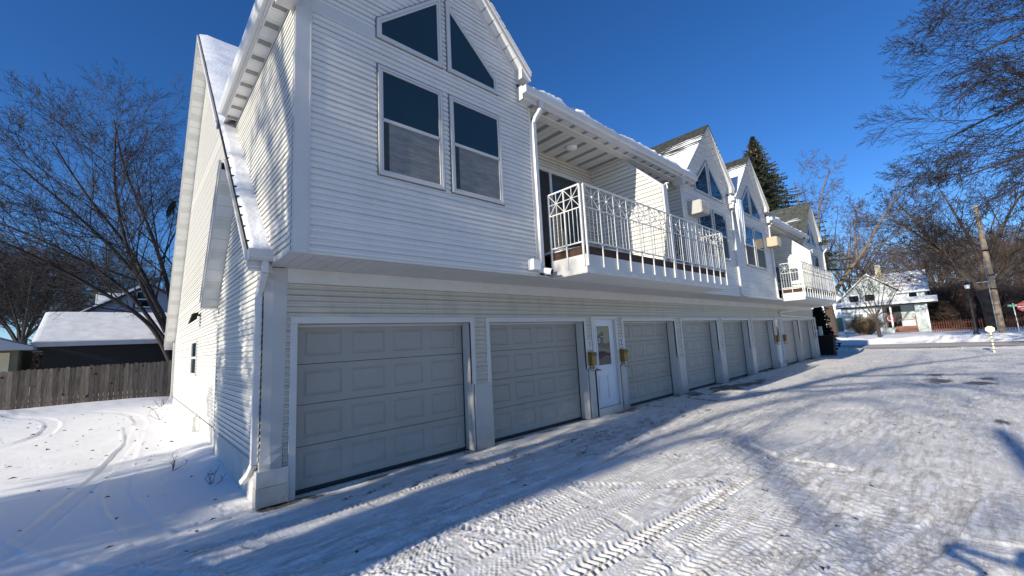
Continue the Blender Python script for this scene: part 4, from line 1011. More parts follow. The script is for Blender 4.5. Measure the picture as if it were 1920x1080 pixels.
def build_ground():
    cx, cy = CAM.x, CAM.y
    # ring radii: close together near the viewer's feet, wide apart far away
    ys = np.linspace(0.60, .10, 600)               # 1/r equally spaced
    r = np.concatenate([[.35, .7, 1.0, 1.3, 1.5], 1.0 / ys, 10 * 1.009 ** np.arange(1, 400), [480, 700, 1100]])
    a_in = np.linspace(rad(-14), rad(118), 1050); a_out = np.linspace(rad(118), rad(346), 60)[1:-1]
    a = np.concatenate([a_in, a_out]); nr, na = len(r), len(a)
    R, A = np.meshgrid(r, a, indexing='ij'); X = cx + R * np.cos(A); Y = cy + R * np.sin(A)
    Z = base_h(X, Y); near = R < 60
    lod = lambda s: np.clip(1.6 - R * R / (s * 900), 0, 1)
    drive = sstep(1.2, -0.6, Y) * sstep(.2, 1.6, X + .25 * Y + 1.0) * sstep(37.5, 36, X)
    n1 = fbm(X * .9, Y * .9, 4, 1); n2 = fbm(X * 4.3, Y * 4.3, 4, 2); n3 = fbm(X * 16, Y * 16, 3, 3)
    rough_ = .18 + 1.1 * sstep(.38, .60, fbm(X * .65 + 7, Y * 1.1, 4, 61))
    Z += .05 * (n1 - .5) + (.006 + .010 * drive * rough_) * (n2 - .5) + (.003 + .007 * drive * rough_) * (n3 - .5) * lod(.10)
    # granular broken crust on the drive, soft drift in the yard
    crumb = np.clip(fbm(X * 24, Y * 24, 2, 8) - .52, 0, 1); patch = sstep(.42, .62, fbm(X * .8, Y * .8, 3, 6))
    Z += .034 * crumb * (.06 + .94 * patch) * (.3 + .7 * rough_) * (.06 + .94 * drive) * lod(.06)
    # wind ripples along the drive edge
    wear = .35 * drive * sstep(.35, .7, fbm(X * .5, Y * 1.3, 4, 12)); bare = np.zeros_like(X)
    W = (R < 45)
    Xs, Ys = X[W], Y[W]; Zt = np.zeros_like(Xs); We = np.zeros_like(Xs); Rl = R[W]
    fade = fbm(Xs * .7, Ys * .7, 3, 33)
    for k, (y0, am, fq, ph, drf, hw, kind, st) in enumerate(FT):
        fy = y0 + am * np.sin(fq * Xs + ph) + drf * Xs; t = (Ys - fy) / np.sqrt(1 + (am * fq * np.cos(fq * Xs + ph) + drf) ** 2); s = Xs
        m = (np.abs(t) < hw * 2) & (Xs > -3) & (Xs < 37)
        t = t[m]; s = s[m]; tn = t / hw; dd = np.abs(t); ins = 1 - sstep(hw * .86, hw * 1.04, dd); berm = np.exp(-((dd - hw * 1.2) / (hw * .18)) ** 2)
        age = np.clip(.15 + 1.5 * (noise2(s * .5 + k * 7, s * 0 + k, 90) - .25), .0, 1) * st
        if kind == 0: pat = np.cos(2 * np.pi * (s / .06 + .6 * np.abs(tn))) * (np.abs(tn) > .15); amp = .0075
        elif kind == 1: pat = np.cos(2 * np.pi * s / .045) * np.cos(2 * np.pi * tn * 1.8); amp = .0055
        else: pat = np.cos(2 * np.pi * tn * 2.6) + .4 * np.cos(2 * np.pi * (s / .045 + tn)); amp = .0050
        rl = Rl[m]; l1 = np.clip(1.5 - rl ** 2 / 50., 0, 1) if kind != 2 else np.clip(1.6 - rl / 12, 0, 1)
        Zt[m] = Zt[m] * (1 - .55 * ins * age) + age * (-.006 * ins + amp * pat * ins * l1 + .006 * berm)
        We[m] = np.maximum(We[m] * (1 - .2 * ins), ins * age * (.42 + .25 * (pat < -.1)))
    for k, (pts, hw, dep, kind, st) in enumerate(PATHS):
        P = np.array(pts); bb = (Xs > P[:, 0].min() - .5) & (Xs < P[:, 0].max() + .5) & (Ys > P[:, 1].min() - .5) & (Ys < P[:, 1].max() + .5)
        if not bb.any(): continue
        x, y = Xs[bb], Ys[bb]; d, s, t = polyd(x, y, pts)
        wob = .012 * (noise2(s * 3, s * 0 + k, 40) - .5); dd = np.abs(t + wob) ; dd = np.where(d > hw * 2.2, 9, dd)
        ins = 1 - sstep(hw * .86, hw * 1.04, dd)
        berm = np.exp(-((dd - hw * 1.22) / (hw * .20)) ** 2)
        age = np.clip(.25 + 1.3 * (fade[bb] - .3 + .25 * math.sin(k * 1.7)), .1, 1) * st
        tn = t / hw
        if kind == 0:       # big chevron lugs
            pat = np.cos(2 * np.pi * (s / .075 + .55 * np.abs(tn))) * (np.abs(tn) > .12) - .4
            amp = .0125
        elif kind == 1:     # blocks
            pat = np.cos(2 * np.pi * s / .055) * np.cos(2 * np.pi * tn * 1.6) + .35 * np.cos(2 * np.pi * tn * 3.2)
            amp = .0080
        else:               # straight ribs
            pat = np.cos(2 * np.pi * tn * 2.6) + .35 * np.cos(2 * np.pi * (s / .05 + tn)); amp = .0075
        l1 = np.clip(1.5 - (Rl[bb] ** 2) / 62., .0, 1)
        Zt[bb] = Zt[bb] * (1 - .75 * ins) + age * (-dep * ins + amp * pat * ins * l1 + dep * .75 * berm * (.6 + .7 * (noise2(s * 9, t * 20 + k, 50) - .1) * np.clip(1.6 - Rl[bb] / 8, 0, 1)))
        We[bb] = np.maximum(We[bb] * (1 - .3 * ins), ins * .55 * age * (.6 + .5 * (pat < -.1)))
    Z[W] += Zt; wear[W] = np.maximum(wear[W], We * (.25 + .75 * drive[W]))
    # shoe prints and paw prints
    fr = random.Random(5)
    def dent(px, py, ang, L, w_, dep, bareness):
        m = (np.abs(X - px) < .5) & (np.abs(Y - py) < .5)
        if not m.any(): return
        x = X[m] - px; y = Y[m] - py; u = (x * math.cos(ang) + y * math.sin(ang)) / L; v = (-x * math.sin(ang) + y * math.cos(ang)) / w_
        q = np.maximum(u * u + v * v * (1 + .35 * np.clip(u, -1, 1)), 0); e = np.exp(-(q ** 2) * 1.2); Z[m] -= dep * e; Z[m] += dep * .5 * np.exp(-((np.sqrt(q) - 1.35) / .25) ** 2)
        n_ = fbm(X[m] * 40, Y[m] * 40, 2, 4)
        bare[m] = np.maximum(bare[m], bareness * e * sstep(.35, .6, n_))
    for i, (px, py) in enumerate([(2.08, -.46), (2.33, -.49), (2.56, -.41), (2.85, -.71), (3.18, -.62), (3.48, -.7), (3.87, -.5), (4.08, -.87), (4.54, -.78), (4.77, -.84), (5.45, -.93), (5.9, -.85), (6.2, -1.1), (6.6, -.9)]):
        dent(px, py, .15 + fr.uniform(-.4, .4), .13, .05, .012, 1.0)
    for i in range(70):
        dent(fr.uniform(5.2, 9.5), fr.gauss(-1.25, .25), fr.uniform(-.5, .5), .10, .05, .012, fr.choice((0, .5, .9)))
    for i in range(40): dent(fr.gauss(.75, .3), fr.uniform(-.2, 5), fr.uniform(0, 3), .05, .035, .012, 0)
    for i in range(20): dent(fr.gauss(.4, .8), fr.gauss(-.4, .5), fr.uniform(0, 3), .10, .05, .010, 0)
    for i in range(140): dent(fr.uniform(-2.8, 1.0), fr.uniform(1, 13), fr.uniform(0, 3), .035, .02, .005, 0)
    # lumpy windrow along the fence
    Z += .10 * np.exp(-((Y - 16.8) / .6) ** 2) * sstep(.6, -1.2, X) * fbm(X * 1.6, Y * 1.6, 3, 9)
    Z += .16 * np.exp(-(((X + 3.4) / 1.1) ** 2 + ((Y - 16.0) / .8) ** 2)) * (.5 + fbm(X * 2, Y * 2, 3, 19))
    # drift against the end wall
    Z += .10 * np.exp(-((X - 1.2) / .35) ** 2) * sstep(.3, 2.5, Y) * sstep(14.5, 12, Y)
    # plowed bank on the far side of the street, broken lumps by the bin
    Z += .45 * np.exp(-((X - 48.4) / .8) ** 2) * (fbm(X * .9, Y * .9, 4, 15)) + .16 * np.exp(-((X - 36.0) / .5) ** 2) * fbm(X, Y, 3, 16)
    lump = np.exp(-(((X - 34.5) / 2.5) ** 2 + ((Y - 1.4) / 2.2) ** 2)); Z += .35 * lump * np.clip(fbm(X * 2.2, Y * 2.2, 3, 14) - .45, 0, 1)
    # wet bare patches by the garages, seams
    nz = fbm(X * 2.4, Y * 7.0, 4, 23); nz2 = fbm(X * 9, Y * 9, 3, 24)
    wet = np.exp(-(((X - 13.9) / 1.5) ** 2 + ((Y + .45) / .42) ** 2)) + .85 * np.exp(-(((X - 15.6) / 1.6) ** 2 + ((Y + .9) / .35) ** 2)) + .7 * np.exp(-(((X - 12.2) / .5) ** 2 + ((Y + .2) / .3) ** 2))
    bare = np.maximum(bare, sstep(.48, .66, wet * .75 + (nz - .5) * 1.3) * sstep(.1, .3, wet))
    for (xa, ya, xb, yb) in ((9.75, .1, 9.85, -1.6), (11.6, .0, 11.2, -1.3)):
        d, s, t = polyd(X, Y, [(xa, ya), (xb, yb)]); bare = np.maximum(bare, (np.abs(d) < .055 + .03 * nz2) * sstep(.42, .5, nz2) * .9)
    strip = np.exp(-((Y - .02) / .07) ** 2) * (X > 1.5) * (X < 29); bare = np.maximum(bare, strip * sstep(.40, .6, fbm(X * 3, Y * 3, 3, 71)))
    near_wall = sstep(-1.0, -.1, Y) * (X > 1.3) * (X < 29) * (Y < .4)
    wear = np.maximum(wear, .45 * near_wall * sstep(.3, .7, fbm(X * 1.5, Y * 5, 4, 72)))
    for (px, py, rx, ry) in ((17.6, -5.1, .9, .3), (17.2, -5.9, .5, .3), (10.95, -6.05, .25, .10), (19.2, -5.0, .5, .2), (18.4, -6.1, .4, .2), (8.8, .0, .5, .3), (1.5, -.08, .35, .10)):
        q = np.exp(-(((X - px) / rx) ** 2 + ((Y - py) / ry) ** 2)); bare = np.maximum(bare, .9 * sstep(.55, .75, q * .6 + nz2 * .75) * (q > .25))
    inside = (X > 1.45) & (X < 28.8) & (Y > .05) & (Y < 14); Z[inside] = np.minimum(Z[inside], -.02)
    Z[(Y > .24) & (Y < 14) & (X > 1.6) & (X < 28.7)] = -.3
    nv = nr * na; co = np.empty((nv + 1, 3)); co[:nv, 0] = X.ravel(); co[:nv, 1] = Y.ravel(); co[:nv, 2] = Z.ravel(); co[nv] = (cx, cy, 0)
    i = np.arange(nr - 1)[:, None]; j = np.arange(na)[None, :]; j2 = (j + 1) % na
    q = np.stack([i * na + j, (i + 1) * na + j, (i + 1) * na + j2, i * na + j2], -1).reshape(-1, 4)
    tr = np.stack([np.full(na, nv), np.arange(na), (np.arange(na) + 1) % na], -1)
    me = bpy.data.meshes.new('ground'); me.vertices.add(nv + 1); me.vertices.foreach_set('co', co.ravel())
    me.loops.add(q.size + tr.size); me.loops.foreach_set('vertex_index', np.concatenate([q.ravel(), tr.ravel()]).astype(np.int32))
    npoly = len(q) + len(tr); me.polygons.add(npoly)
    me.polygons.foreach_set('loop_start', np.concatenate([np.arange(len(q)) * 4, len(q) * 4 + np.arange(len(tr)) * 3]).astype(np.int32))
    me.polygons.foreach_set('loop_total', np.concatenate([np.full(len(q), 4), np.full(len(tr), 3)]).astype(np.int32))
    me.polygons.foreach_set('use_smooth', np.ones(npoly, bool)); me.update(calc_edges=True); me.validate()
    for nm, arr in (('wear', wear), ('bare', bare), ('drive', drive), ('rough', rough_)):
        at = me.attributes.new(nm, 'FLOAT', 'POINT'); at.data.foreach_set('value', np.append(arr.ravel(), 0).astype(np.float32))
    # material
    m, t, b = nodes('packed_snow_ground'); L = t.links.new
    tc = N(t, 'ShaderNodeTexCoord')
    aw = N(t, 'ShaderNodeAttribute', attribute_name='wear'); ab = N(t, 'ShaderNodeAttribute', attribute_name='bare'); ad = N(t, 'ShaderNodeAttribute', attribute_name='drive'); ar = N(t, 'ShaderNodeAttribute', attribute_name='rough')
    n = N(t, 'ShaderNodeTexNoise', Scale=2.2, Detail=9.0, Roughness=.7); L(tc.outputs['Object'], n.inputs[0])
    nf = N(t, 'ShaderNodeTexNoise', Scale=30.0, Detail=6.0, Roughness=.7); L(tc.outputs['Object'], nf.inputs[0])
    c1 = N(t, 'ShaderNodeMix', data_type='RGBA'); c1.inputs[6].default_value = (.88, .87, .86, 1); c1.inputs[7].default_value = (.83, .795, .74, 1); L(ad.outputs['Fac'], c1.inputs[0])
    mr = N(t, 'ShaderNodeMapRange'); L(n.outputs[0], mr.inputs[0]); mr.inputs[1].default_value = .3; mr.inputs[2].default_value = .7; mr.inputs[3].default_value = .25; mr.inputs[4].default_value = 1.2
    mm = N(t, 'ShaderNodeMath', operation='MULTIPLY', use_clamp=True); L(mr.outputs[0], mm.inputs[0]); L(aw.outputs['Fac'], mm.inputs[1])
    c2 = N(t, 'ShaderNodeMix', data_type='RGBA'); L(mm.outputs[0], c2.inputs[0]); L(c1.outputs[2], c2.inputs[6]); c2.inputs[7].default_value = (.40, .38, .35, 1)
    # loose white grains over the packed grey
    gr = N(t, 'ShaderNodeMapRange'); L(nf.outputs[0], gr.inputs[0]); gr.inputs[1].default_value = .56; gr.inputs[2].default_value = .66; gr.inputs[4].default_value = .7
    c25 = N(t, 'ShaderNodeMix', data_type='RGBA'); L(gr.outputs[0], c25.inputs[0]); L(c2.outputs[2], c25.inputs[6]); c25.inputs[7].default_value = (.90, .89, .87, 1)
    gr2 = N(t, 'ShaderNodeMapRange'); L(nf.outputs[0], gr2.inputs[0]); gr2.inputs[1].default_value = .30; gr2.inputs[2].default_value = .38; gr2.inputs[3].default_value = .45; gr2.inputs[4].default_value = 0
    g3 = N(t, 'ShaderNodeMath', operation='MULTIPLY'); L(gr2.outputs[0], g3.inputs[0]); L(ad.outputs['Fac'], g3.inputs[1])
    c27 = N(t, 'ShaderNodeMix', data_type='RGBA'); L(g3.outputs[0], c27.inputs[0]); L(c25.outputs[2], c27.inputs[6]); c27.inputs[7].default_value = (.30, .29, .27, 1)
    mp9 = N(t, 'ShaderNodeMapping'); mp9.inputs['Scale'].default_value = (1.6, 7.5, 1); mp9.inputs['Rotation'].default_value = (0, 0, .12); L(tc.outputs['Object'], mp9.inputs[0])
    n9 = N(t, 'ShaderNodeTexNoise', Scale=1.5, Detail=10.0, Roughness=.74); L(mp9.outputs[0], n9.inputs[0])
    r9 = N(t, 'ShaderNodeMapRange'); L(n9.outputs[0], r9.inputs[0]); r9.inputs[1].default_value = .51; r9.inputs[2].default_value = .57; r9.inputs[4].default_value = .95
    m9 = N(t, 'ShaderNodeMath', operation='MULTIPLY'); L(r9.outputs[0], m9.inputs[0]); L(ad.outputs['Fac'], m9.inputs[1])
    c29 = N(t, 'ShaderNodeMix', data_type='RGBA'); L(m9.outputs[0], c29.inputs[0]); L(c27.outputs[2], c29.inputs[6]); c29.inputs[7].default_value = (.93, .91, .88, 1)
    r8 = N(t, 'ShaderNodeMapRange'); L(n9.outputs[0], r8.inputs[0]); r8.inputs[1].default_value = .38; r8.inputs[2].default_value = .48; r8.inputs[3].default_value = .9; r8.inputs[4].default_value = 0
    m8a = N(t, 'ShaderNodeMath', operation='MULTIPLY', use_clamp=True); L(r8.outputs[0], m8a.inputs[0]); L(ar.outputs['Fac'], m8a.inputs[1])
    m8 = N(t, 'ShaderNodeMath', operation='MULTIPLY'); L(m8a.outputs[0], m8.inputs[0]); L(ad.outputs['Fac'], m8.inputs[1])
    c28 = N(t, 'ShaderNodeMix', data_type='RGBA'); L(m8.outputs[0], c28.inputs[0]); L(c29.outputs[2], c28.inputs[6]); c28.inputs[7].default_value = (.50, .47, .42, 1)
    nb_ = N(t, 'ShaderNodeValToRGB'); L(nf.outputs[0], nb_.inputs[0]); nb_.color_ramp.elements[0].position = .3; nb_.color_ramp.elements[0].color = (.03, .025, .022, 1)
    nb_.color_ramp.elements[1].position = .7; nb_.color_ramp.elements[1].color = (.13, .10, .07, 1)
    c3 = N(t, 'ShaderNodeMix', data_type='RGBA'); L(ab.outputs['Fac'], c3.inputs[0]); L(c28.outputs[2], c3.inputs[6]); L(nb_.outputs[0], c3.inputs[7])
    L(c3.outputs[2], b.inputs['Base Color'])
    rg = N(t, 'ShaderNodeMapRange'); L(ab.outputs['Fac'], rg.inputs[0]); rg.inputs[3].default_value = .62; rg.inputs[4].default_value = .35; L(rg.outputs[0], b.inputs['Roughness'])
    b.inputs['Specular IOR Level'].default_value = .3
    n5 = N(t, 'ShaderNodeTexNoise', Scale=55.0, Detail=5.0, Roughness=.7); L(tc.outputs['Object'], n5.inputs[0])
    bp = N(t, 'ShaderNodeBump', Strength=.45, Distance=.012); L(n5.outputs[0], bp.inputs['Height'])
    mp = N(t, 'ShaderNodeMapping'); mp.inputs['Scale'].default_value = (1.1, 12, 4); L(tc.outputs['Object'], mp.inputs[0])
    mpc = N(t, 'ShaderNodeMapping'); mpc.inputs['Scale'].default_value = (14, 2.6, 4); L(tc.outputs['Object'], mpc.inputs[0])
    n7 = N(t, 'ShaderNodeTexNoise', Scale=1.3, Detail=6.0, Roughness=.65); L(mpc.outputs[0], n7.inputs[0])
    n6 = N(t, 'ShaderNodeTexNoise', Scale=1.6, Detail=8.0, Roughness=.7); L(mp.outputs[0], n6.inputs[0])
    h67 = N(t, 'ShaderNodeMath', operation='ADD'); L(n6.outputs[0], h67.inputs[0]); L(n7.outputs[0], h67.inputs[1])
    hb = N(t, 'ShaderNodeMath', operation='MULTIPLY'); L(h67.outputs[0], hb.inputs[0]); L(ad.outputs['Fac'], hb.inputs[1])
    bp2 = N(t, 'ShaderNodeBump', Strength=.45, Distance=.03); L(hb.outputs[0], bp2.inputs['Height']); L(bp.outputs[0], bp2.inputs['Normal'])
    L(bp2.outputs[0], b.inputs['Normal'])
    me.materials.append(m); o = bpy.data.objects.new('ground', me); COL.objects.link(o); o['kind'] = 'structure'
build_ground()

# street: slushy asphalt with packed wheel lanes
def street():
    nx, ny = 90, 160; s = MB(); X = np.linspace(36.45, 47.2, nx); Y = np.linspace(-150, 150, ny)
    for i in range(nx):
        for j in range(ny): s.v.append((X[i], Y[j], -.05 + .018 * math.sin(X[i] * 3.1) * (1 if abs(X[i] - 41.8) < 4 else 0) + (.02 if i in (0, nx - 1) else 0)))
    for i in range(nx - 1):
        for j in range(ny - 1): a = i * ny + j; s.f.append((a, a + ny, a + ny + 1, a + 1))
    m, t, b = nodes('slushy_asphalt'); L = t.links.new; tc = N(t, 'ShaderNodeTexCoord')
    mp = N(t, 'ShaderNodeMapping'); mp.inputs['Scale'].default_value = (.62, .02, 1); L(tc.outputs['Object'], mp.inputs[0])
    n = N(t, 'ShaderNodeTexNoise', Scale=1.0, Detail=5.0, Roughness=.6); L(mp.outputs[0], n.inputs[0])
    cr = N(t, 'ShaderNodeValToRGB'); L(n.outputs[0], cr.inputs[0]); e = cr.color_ramp.elements
    e[0].position = .36; e[0].color = (.07, .055, .042, 1); e[1].position = .56; e[1].color = (.50, .46, .40, 1); cr.color_ramp.elements.new(.47).color = (.26, .23, .19, 1)
    L(cr.outputs[0], b.inputs['Base Color']); b.inputs['Roughness'].default_value = .75
    o = s.build('street', m, None, smooth=True); o['kind'] = 'structure'
street()
# ================================================================== TREES
class Tree:
    def __init__(s, seed): s.r = random.Random(seed); s.mb = MB(); s.tw = MB(); s.n = 0
    def rv(s):
        r = s.r; return Vector((r.gauss(0, 1), r.gauss(0, 1), r.gauss(0, 1)))
    def grow(s, p, d, L, r0, lvl, P):
        """one limb: a bent tapering tube and the side limbs it carries"""
        r = s.r; n = P['seg'][lvl]; pts = [p.copy()]; d = d.normalized(); step = L / n; tan = [d.copy()]
        for k in range(n):
            d = (d + s.rv() * P['wig'][lvl] + Vector((0, 0, P['up'][lvl]))).normalized(); p = p + d * step; pts.append(p.copy()); tan.append(d.copy())
        r1 = r0 * P.get('tip', .25) if lvl < P['max'] else P['rmin'] * .6
        rr = [r0 + (r1 - r0) * k / n for k in range(n + 1)]
        s.emit(pts, rr, lvl, P); s.kids(pts, tan, rr, L, lvl, P)
    def emit(s, pts, rr, lvl, P):
        sides = 10 if rr[0] > .12 else 6 if rr[0] > .05 else 4 if rr[0] > .02 else 3
        (s.mb if lvl <= P.get('split', 1) else s.tw).tube(pts, rr, sides, cap=False); s.n += 1
    def kids(s, pts, tan, rr, L, lvl, P):
        if lvl >= P['max']: return
        r = s.r; nk = P['kids'][lvl]; n = len(pts) - 1; side = r.uniform(0, 6.28)
        for k in range(nk):
            t = P['from'][lvl] + (1 - P['from'][lvl]) * ((k + r.random() * .9) / nk); t = min(t, .995)
            f = t * n; i = min(int(f), n - 1); u = f - i; q = pts[i].lerp(pts[i + 1], u); tg = tan[i].lerp(tan[i + 1], u).normalized()
            side += 2.4 + r.uniform(-.5, .5); a = tg.orthogonal().normalized(); b = tg.cross(a); o = a * math.cos(side) + b * math.sin(side)
            ang = rad(P['ang'][lvl] * r.uniform(.75, 1.2)); dd = tg * math.cos(ang) + o * math.sin(ang)
            LL = L * P['len'][lvl] * (1.12 - .6 * t) * r.uniform(.75, 1.2); ra = max(P['rmin'], (rr[i] + (rr[i + 1] - rr[i]) * u) * P['rad'][lvl])
            s.grow(q, dd, LL, ra, lvl + 1, P)
    def path(s, pts, r0, r1, P, lvl=0, nsub=10):
        sp = smooth3(pts, nsub); n = len(sp); rr = [r0 + (r1 - r0) * (k / (n - 1)) ** .8 for k in range(n)]
        tan = [(sp[min(k + 1, n - 1)] - sp[max(k - 1, 0)]).normalized() for k in range(n)]
        s.emit(sp, rr, lvl, P); L = sum((sp[k + 1] - sp[k]).length for k in range(n - 1)); s.kids(sp, tan, rr, L, lvl, P)
    def done(s, name, loc, bark, twig=None, rz=0, sc=1, **tags):
        r = empty(name, loc, **tags); r.rotation_euler = (0, 0, rz); r.scale = (sc, sc, sc)
        a = s.mb.build('trunk', bark, None, smooth=True); a.parent = r
        b = s.tw.build('crown', twig or bark, None, smooth=False); b.parent = r
        return r
def smooth3(pts, n=8):
    P = [Vector(p) for p in pts]; P = [P[0] * 2 - P[1]] + P + [P[-1] * 2 - P[-2]]; o = []
    for i in range(1, len(P) - 2):
        p0, p1, p2, p3 = P[i - 1:i + 3]
        for k in range(n): t = k / n; o.append(.5 * ((2 * p1) + (-p0 + p2) * t + (2 * p0 - 5 * p1 + 4 * p2 - p3) * t * t + (-p0 + 3 * p1 - 3 * p2 + p3) * t ** 3))
    o.append(P[-2].copy()); return o
def copy_tree(root, loc, rz, sc, **tags):
    c = root.copy(); COL.objects.link(c); c.location = loc; c.rotation_euler = (0, 0, rz); c.scale = (sc, sc, sc * tags.pop('zs', 1))
    for ch in list(root.children):
        k = ch.copy(); COL.objects.link(k); k.parent = c
    for k in tags: c[k if k != 'cat' else 'category'] = tags[k]
    return c
PV = dict(seg=(6, 6, 5, 4, 3), wig=(.06, .09, .13, .18, .22), up=(.03, .02, .01, .0, .0), kids=(9, 9, 7, 5, 0), ang=(42, 42, 42, 45, 40), len=(.62, .52, .46, .42, .4),
          rad=(.45, .5, .5, .55, .5), max=4, rmin=.005, tip=.22, split=2)
PV['from'] = (.22, .2, .15, .12, 0)
def P_(**k): d = dict(PV); d.update(k); return d

# -- the spreading tree behind the left garage
t = Tree(3); P = P_(kids=(12, 9, 6, 4, 0), rmin=.0085, up=(.02, .012, .0, .0, 0), len=(.52, .50, .50, .50, .4), wig=(.03, .05, .06, .07, .1), ang=(38, 34, 32, 32, 30), rad=(.5, .55, .55, .6, .5))
t.path([(0, 0, 0), (-.12, .1, 1.2), (-.15, .1, 2.2)], .30, .24, P, lvl=4)
for pts, r0 in (([(-.1, .1, 1.6), (-.7, .1, 4.2), (-2.4, 0, 7.0), (-4.6, .3, 9.6), (-6.6, .4, 11.6)], .17),
                ([(-.1, .1, 1.5), (-.35, .6, 5.0), (-1.2, 1.0, 8.4), (-2.6, 1.5, 12.5), (-3.2, 1.6, 15.3)], .17),
                ([(-.1, .0, 1.3), (-1.3, -.2, 3.7), (-3.6, -.4, 5.6), (-6.3, -.6, 7.3), (-8.6, -.6, 8.3)], .14),
                ([(-.1, .1, 2.0), (.6, .5, 6.0), (.9, .8, 10), (.4, 1.2, 14)], .15),
                ([(0, .1, 1.8), (1.9, .6, 5.0), (3.6, .8, 8.8), (4.6, 1, 12)], .15),
                ([(-.4, .1, 2.6), (-2.2, .4, 5.4), (-4.6, .8, 7.4), (-7.6, 1.2, 9.0)], .12), ([(-.5, .2, 3.6), (-2.0, .8, 7.4), (-4.0, 1.2, 10.6), (-5.4, 1.4, 13.2)], .12),
                ([(-.5, .1, 3.2), (-1.9, -.6, 6.4), (-2.8, -1.0, 10.0), (-3.0, -1.2, 13.4)], .12)):
    t.path(pts, r0, .03, P, lvl=0)
TL = t.done('bare_tree', (1.95, 23.5, .1), 'bark', 'twig', label='wide bare tree leaning left over the snowy garage roof beside the end wall', cat='tree')

# -- generic background bare tree (copied)
t = Tree(8); P = P_(kids=(10, 8, 7, 5, 0), rmin=.011, len=(.55, .52, .5, .45, .4), wig=(.05, .08, .12, .18, .2))
t.grow(Vector((0, 0, 0)), Vector((0.03, 0, 1)), 5.0, .30, 4, P_(max=4, seg=(4, 4, 4, 4, 4), wig=(.03,) * 5, up=(0,) * 5, rmin=.25))
for k in range(6):
    a = k * 1.05 + .3; s_ = .35 + .25 * (k % 3)
    t.path([(0, 0, 3.2 + .3 * k), (math.cos(a) * 1.6 * s_, math.sin(a) * 1.6 * s_, 6.5), (math.cos(a) * 4.8 * s_, math.sin(a) * 4.8 * s_, 10), (math.cos(a) * 8 * s_, math.sin(a) * 8 * s_, 13.4)], .15, .03, P, lvl=0, nsub=5)
G1 = t.done('bare_tree', (-6.5, 47, .2), 'bark', rz=.4, sc=1.0, label='farthest left bare tree of the dark grove beyond the fence', cat='tree', group='bare trees in the grove beyond the wooden fence')
grove = [(-15.5, 55, 1.9, 1.05), (-11.0, 50, 0.0, .95), (-7.8, 58, 2.8, 1.1), (-4.2, 50, 1.2, .92), (-1.6, 60, 5.1, 1.1), (-13.0, 66, 3.6, 1.2), (-9.5, 70, .7, 1.25), (2.6, 55, 4.4, 1.0), (-19, 62, 2.2, 1.15)]
for k, (x, y, rz, sc) in enumerate(grove): copy_tree(G1, (x, y, .2), rz, sc * .82, label='bare dark tree in the grove beyond the wooden fence', cat='tree', group='bare trees in the grove beyond the wooden fence')
G1['label'] = 'bare dark tree in the grove beyond the wooden fence'; G1.scale = (.8, .8, .8)

# -- tree by the blue house: two pale leaders
t = Tree(21); P = P_(kids=(9, 7, 6, 4, 0), rmin=.013, wig=(.07, .1, .15, .2, .22), len=(.5, .5, .48, .45, .4))
t.path([(0, 0, 0), (0, 0, 2.0), (0, .1, 3.6)], .42, .38, P, lvl=4)
for pts, r0 in (([(0, .1, 3.4), (.2, .0, 6.6), (-.1, -.5, 9.2), (0, .9, 12.0), (.2, 1.4, 16.6)], .26), ([(0, 0, 3.4), (.2, -1.2, 5.6), (.4, -3.4, 8.6), (.4, -4.7, 10.8), (.4, -6.4, 13.2)], .25),
                ([(-.1, .1, 8.8), (0, -.1, 11.5), (.1, -.8, 14.5), (.2, -1.6, 16.8)], .12), ([(.2, -2.6, 7.5), (.2, -2.8, 10), (.3, -3.2, 12.6)], .10), ([(0, .1, 5), (0, 2.2, 8), (0, 4.4, 11)], .15)):
    t.path(pts, r0, .04, P, lvl=0)
t.done('bare_tree', (50, 2.75, .3), 'bark_pale', 'bark_brown', label='bare tree with two pale brown leaders rising behind the far end of the apartment building', cat='tree')

# -- huge old tree at the corner
t = Tree(33); P = P_(kids=(11, 9, 7, 5, 0), rmin=.016, wig=(.08, .12, .16, .2, .22), len=(.5, .5, .48, .45, .4), up=(.0, .0, .0, -.01, -.02))
t.path([(0, 0, 0), (.1, .05, 2.4), (.2, .3, 4.2)], .62, .56, P, lvl=4)
for pts, r0 in (([(.2, .3, 3.8), (0, 1.4, 6.4), (-.2, 3.2, 9.4), (-.5, 5.2, 12.2), (-.6, 7.4, 14.2)], .28), ([(.2, .2, 4.0), (.6, .1, 7.5), (.2, .9, 11.5), (.4, 2.0, 16)], .32),
                ([(.2, 0, 3.8), (.4, -1.8, 6.2), (.3, -4.5, 8.0), (.6, -8, 9.6), (.6, -12, 10.6)], .28), ([(.2, .3, 4), (-.4, 1.6, 6.2), (-.8, 2.6, 8.8), (-1, 4.2, 11.5)], .26),
                ([(.2, .1, 4), (.4, -1.0, 8), (.6, -2.6, 12), (.8, -5.0, 15.6)], .26), ([(.1, .3, 4), (0, 2.4, 8), (0, 4.0, 12), (.2, 5.4, 15)], .32), ([(.2, 0, 3.9), (-1.4, -2.0, 5.6), (-2.5, -5, 6.6), (-3, -9, 7)], .18)):
    t.path(pts, r0, .05, P, lvl=0)
t.done('old_tree', (65, -8.0, .35), 'bark_brown', 'twig', label='huge bare old tree with a thick grey trunk behind the leaning utility pole', cat='tree')

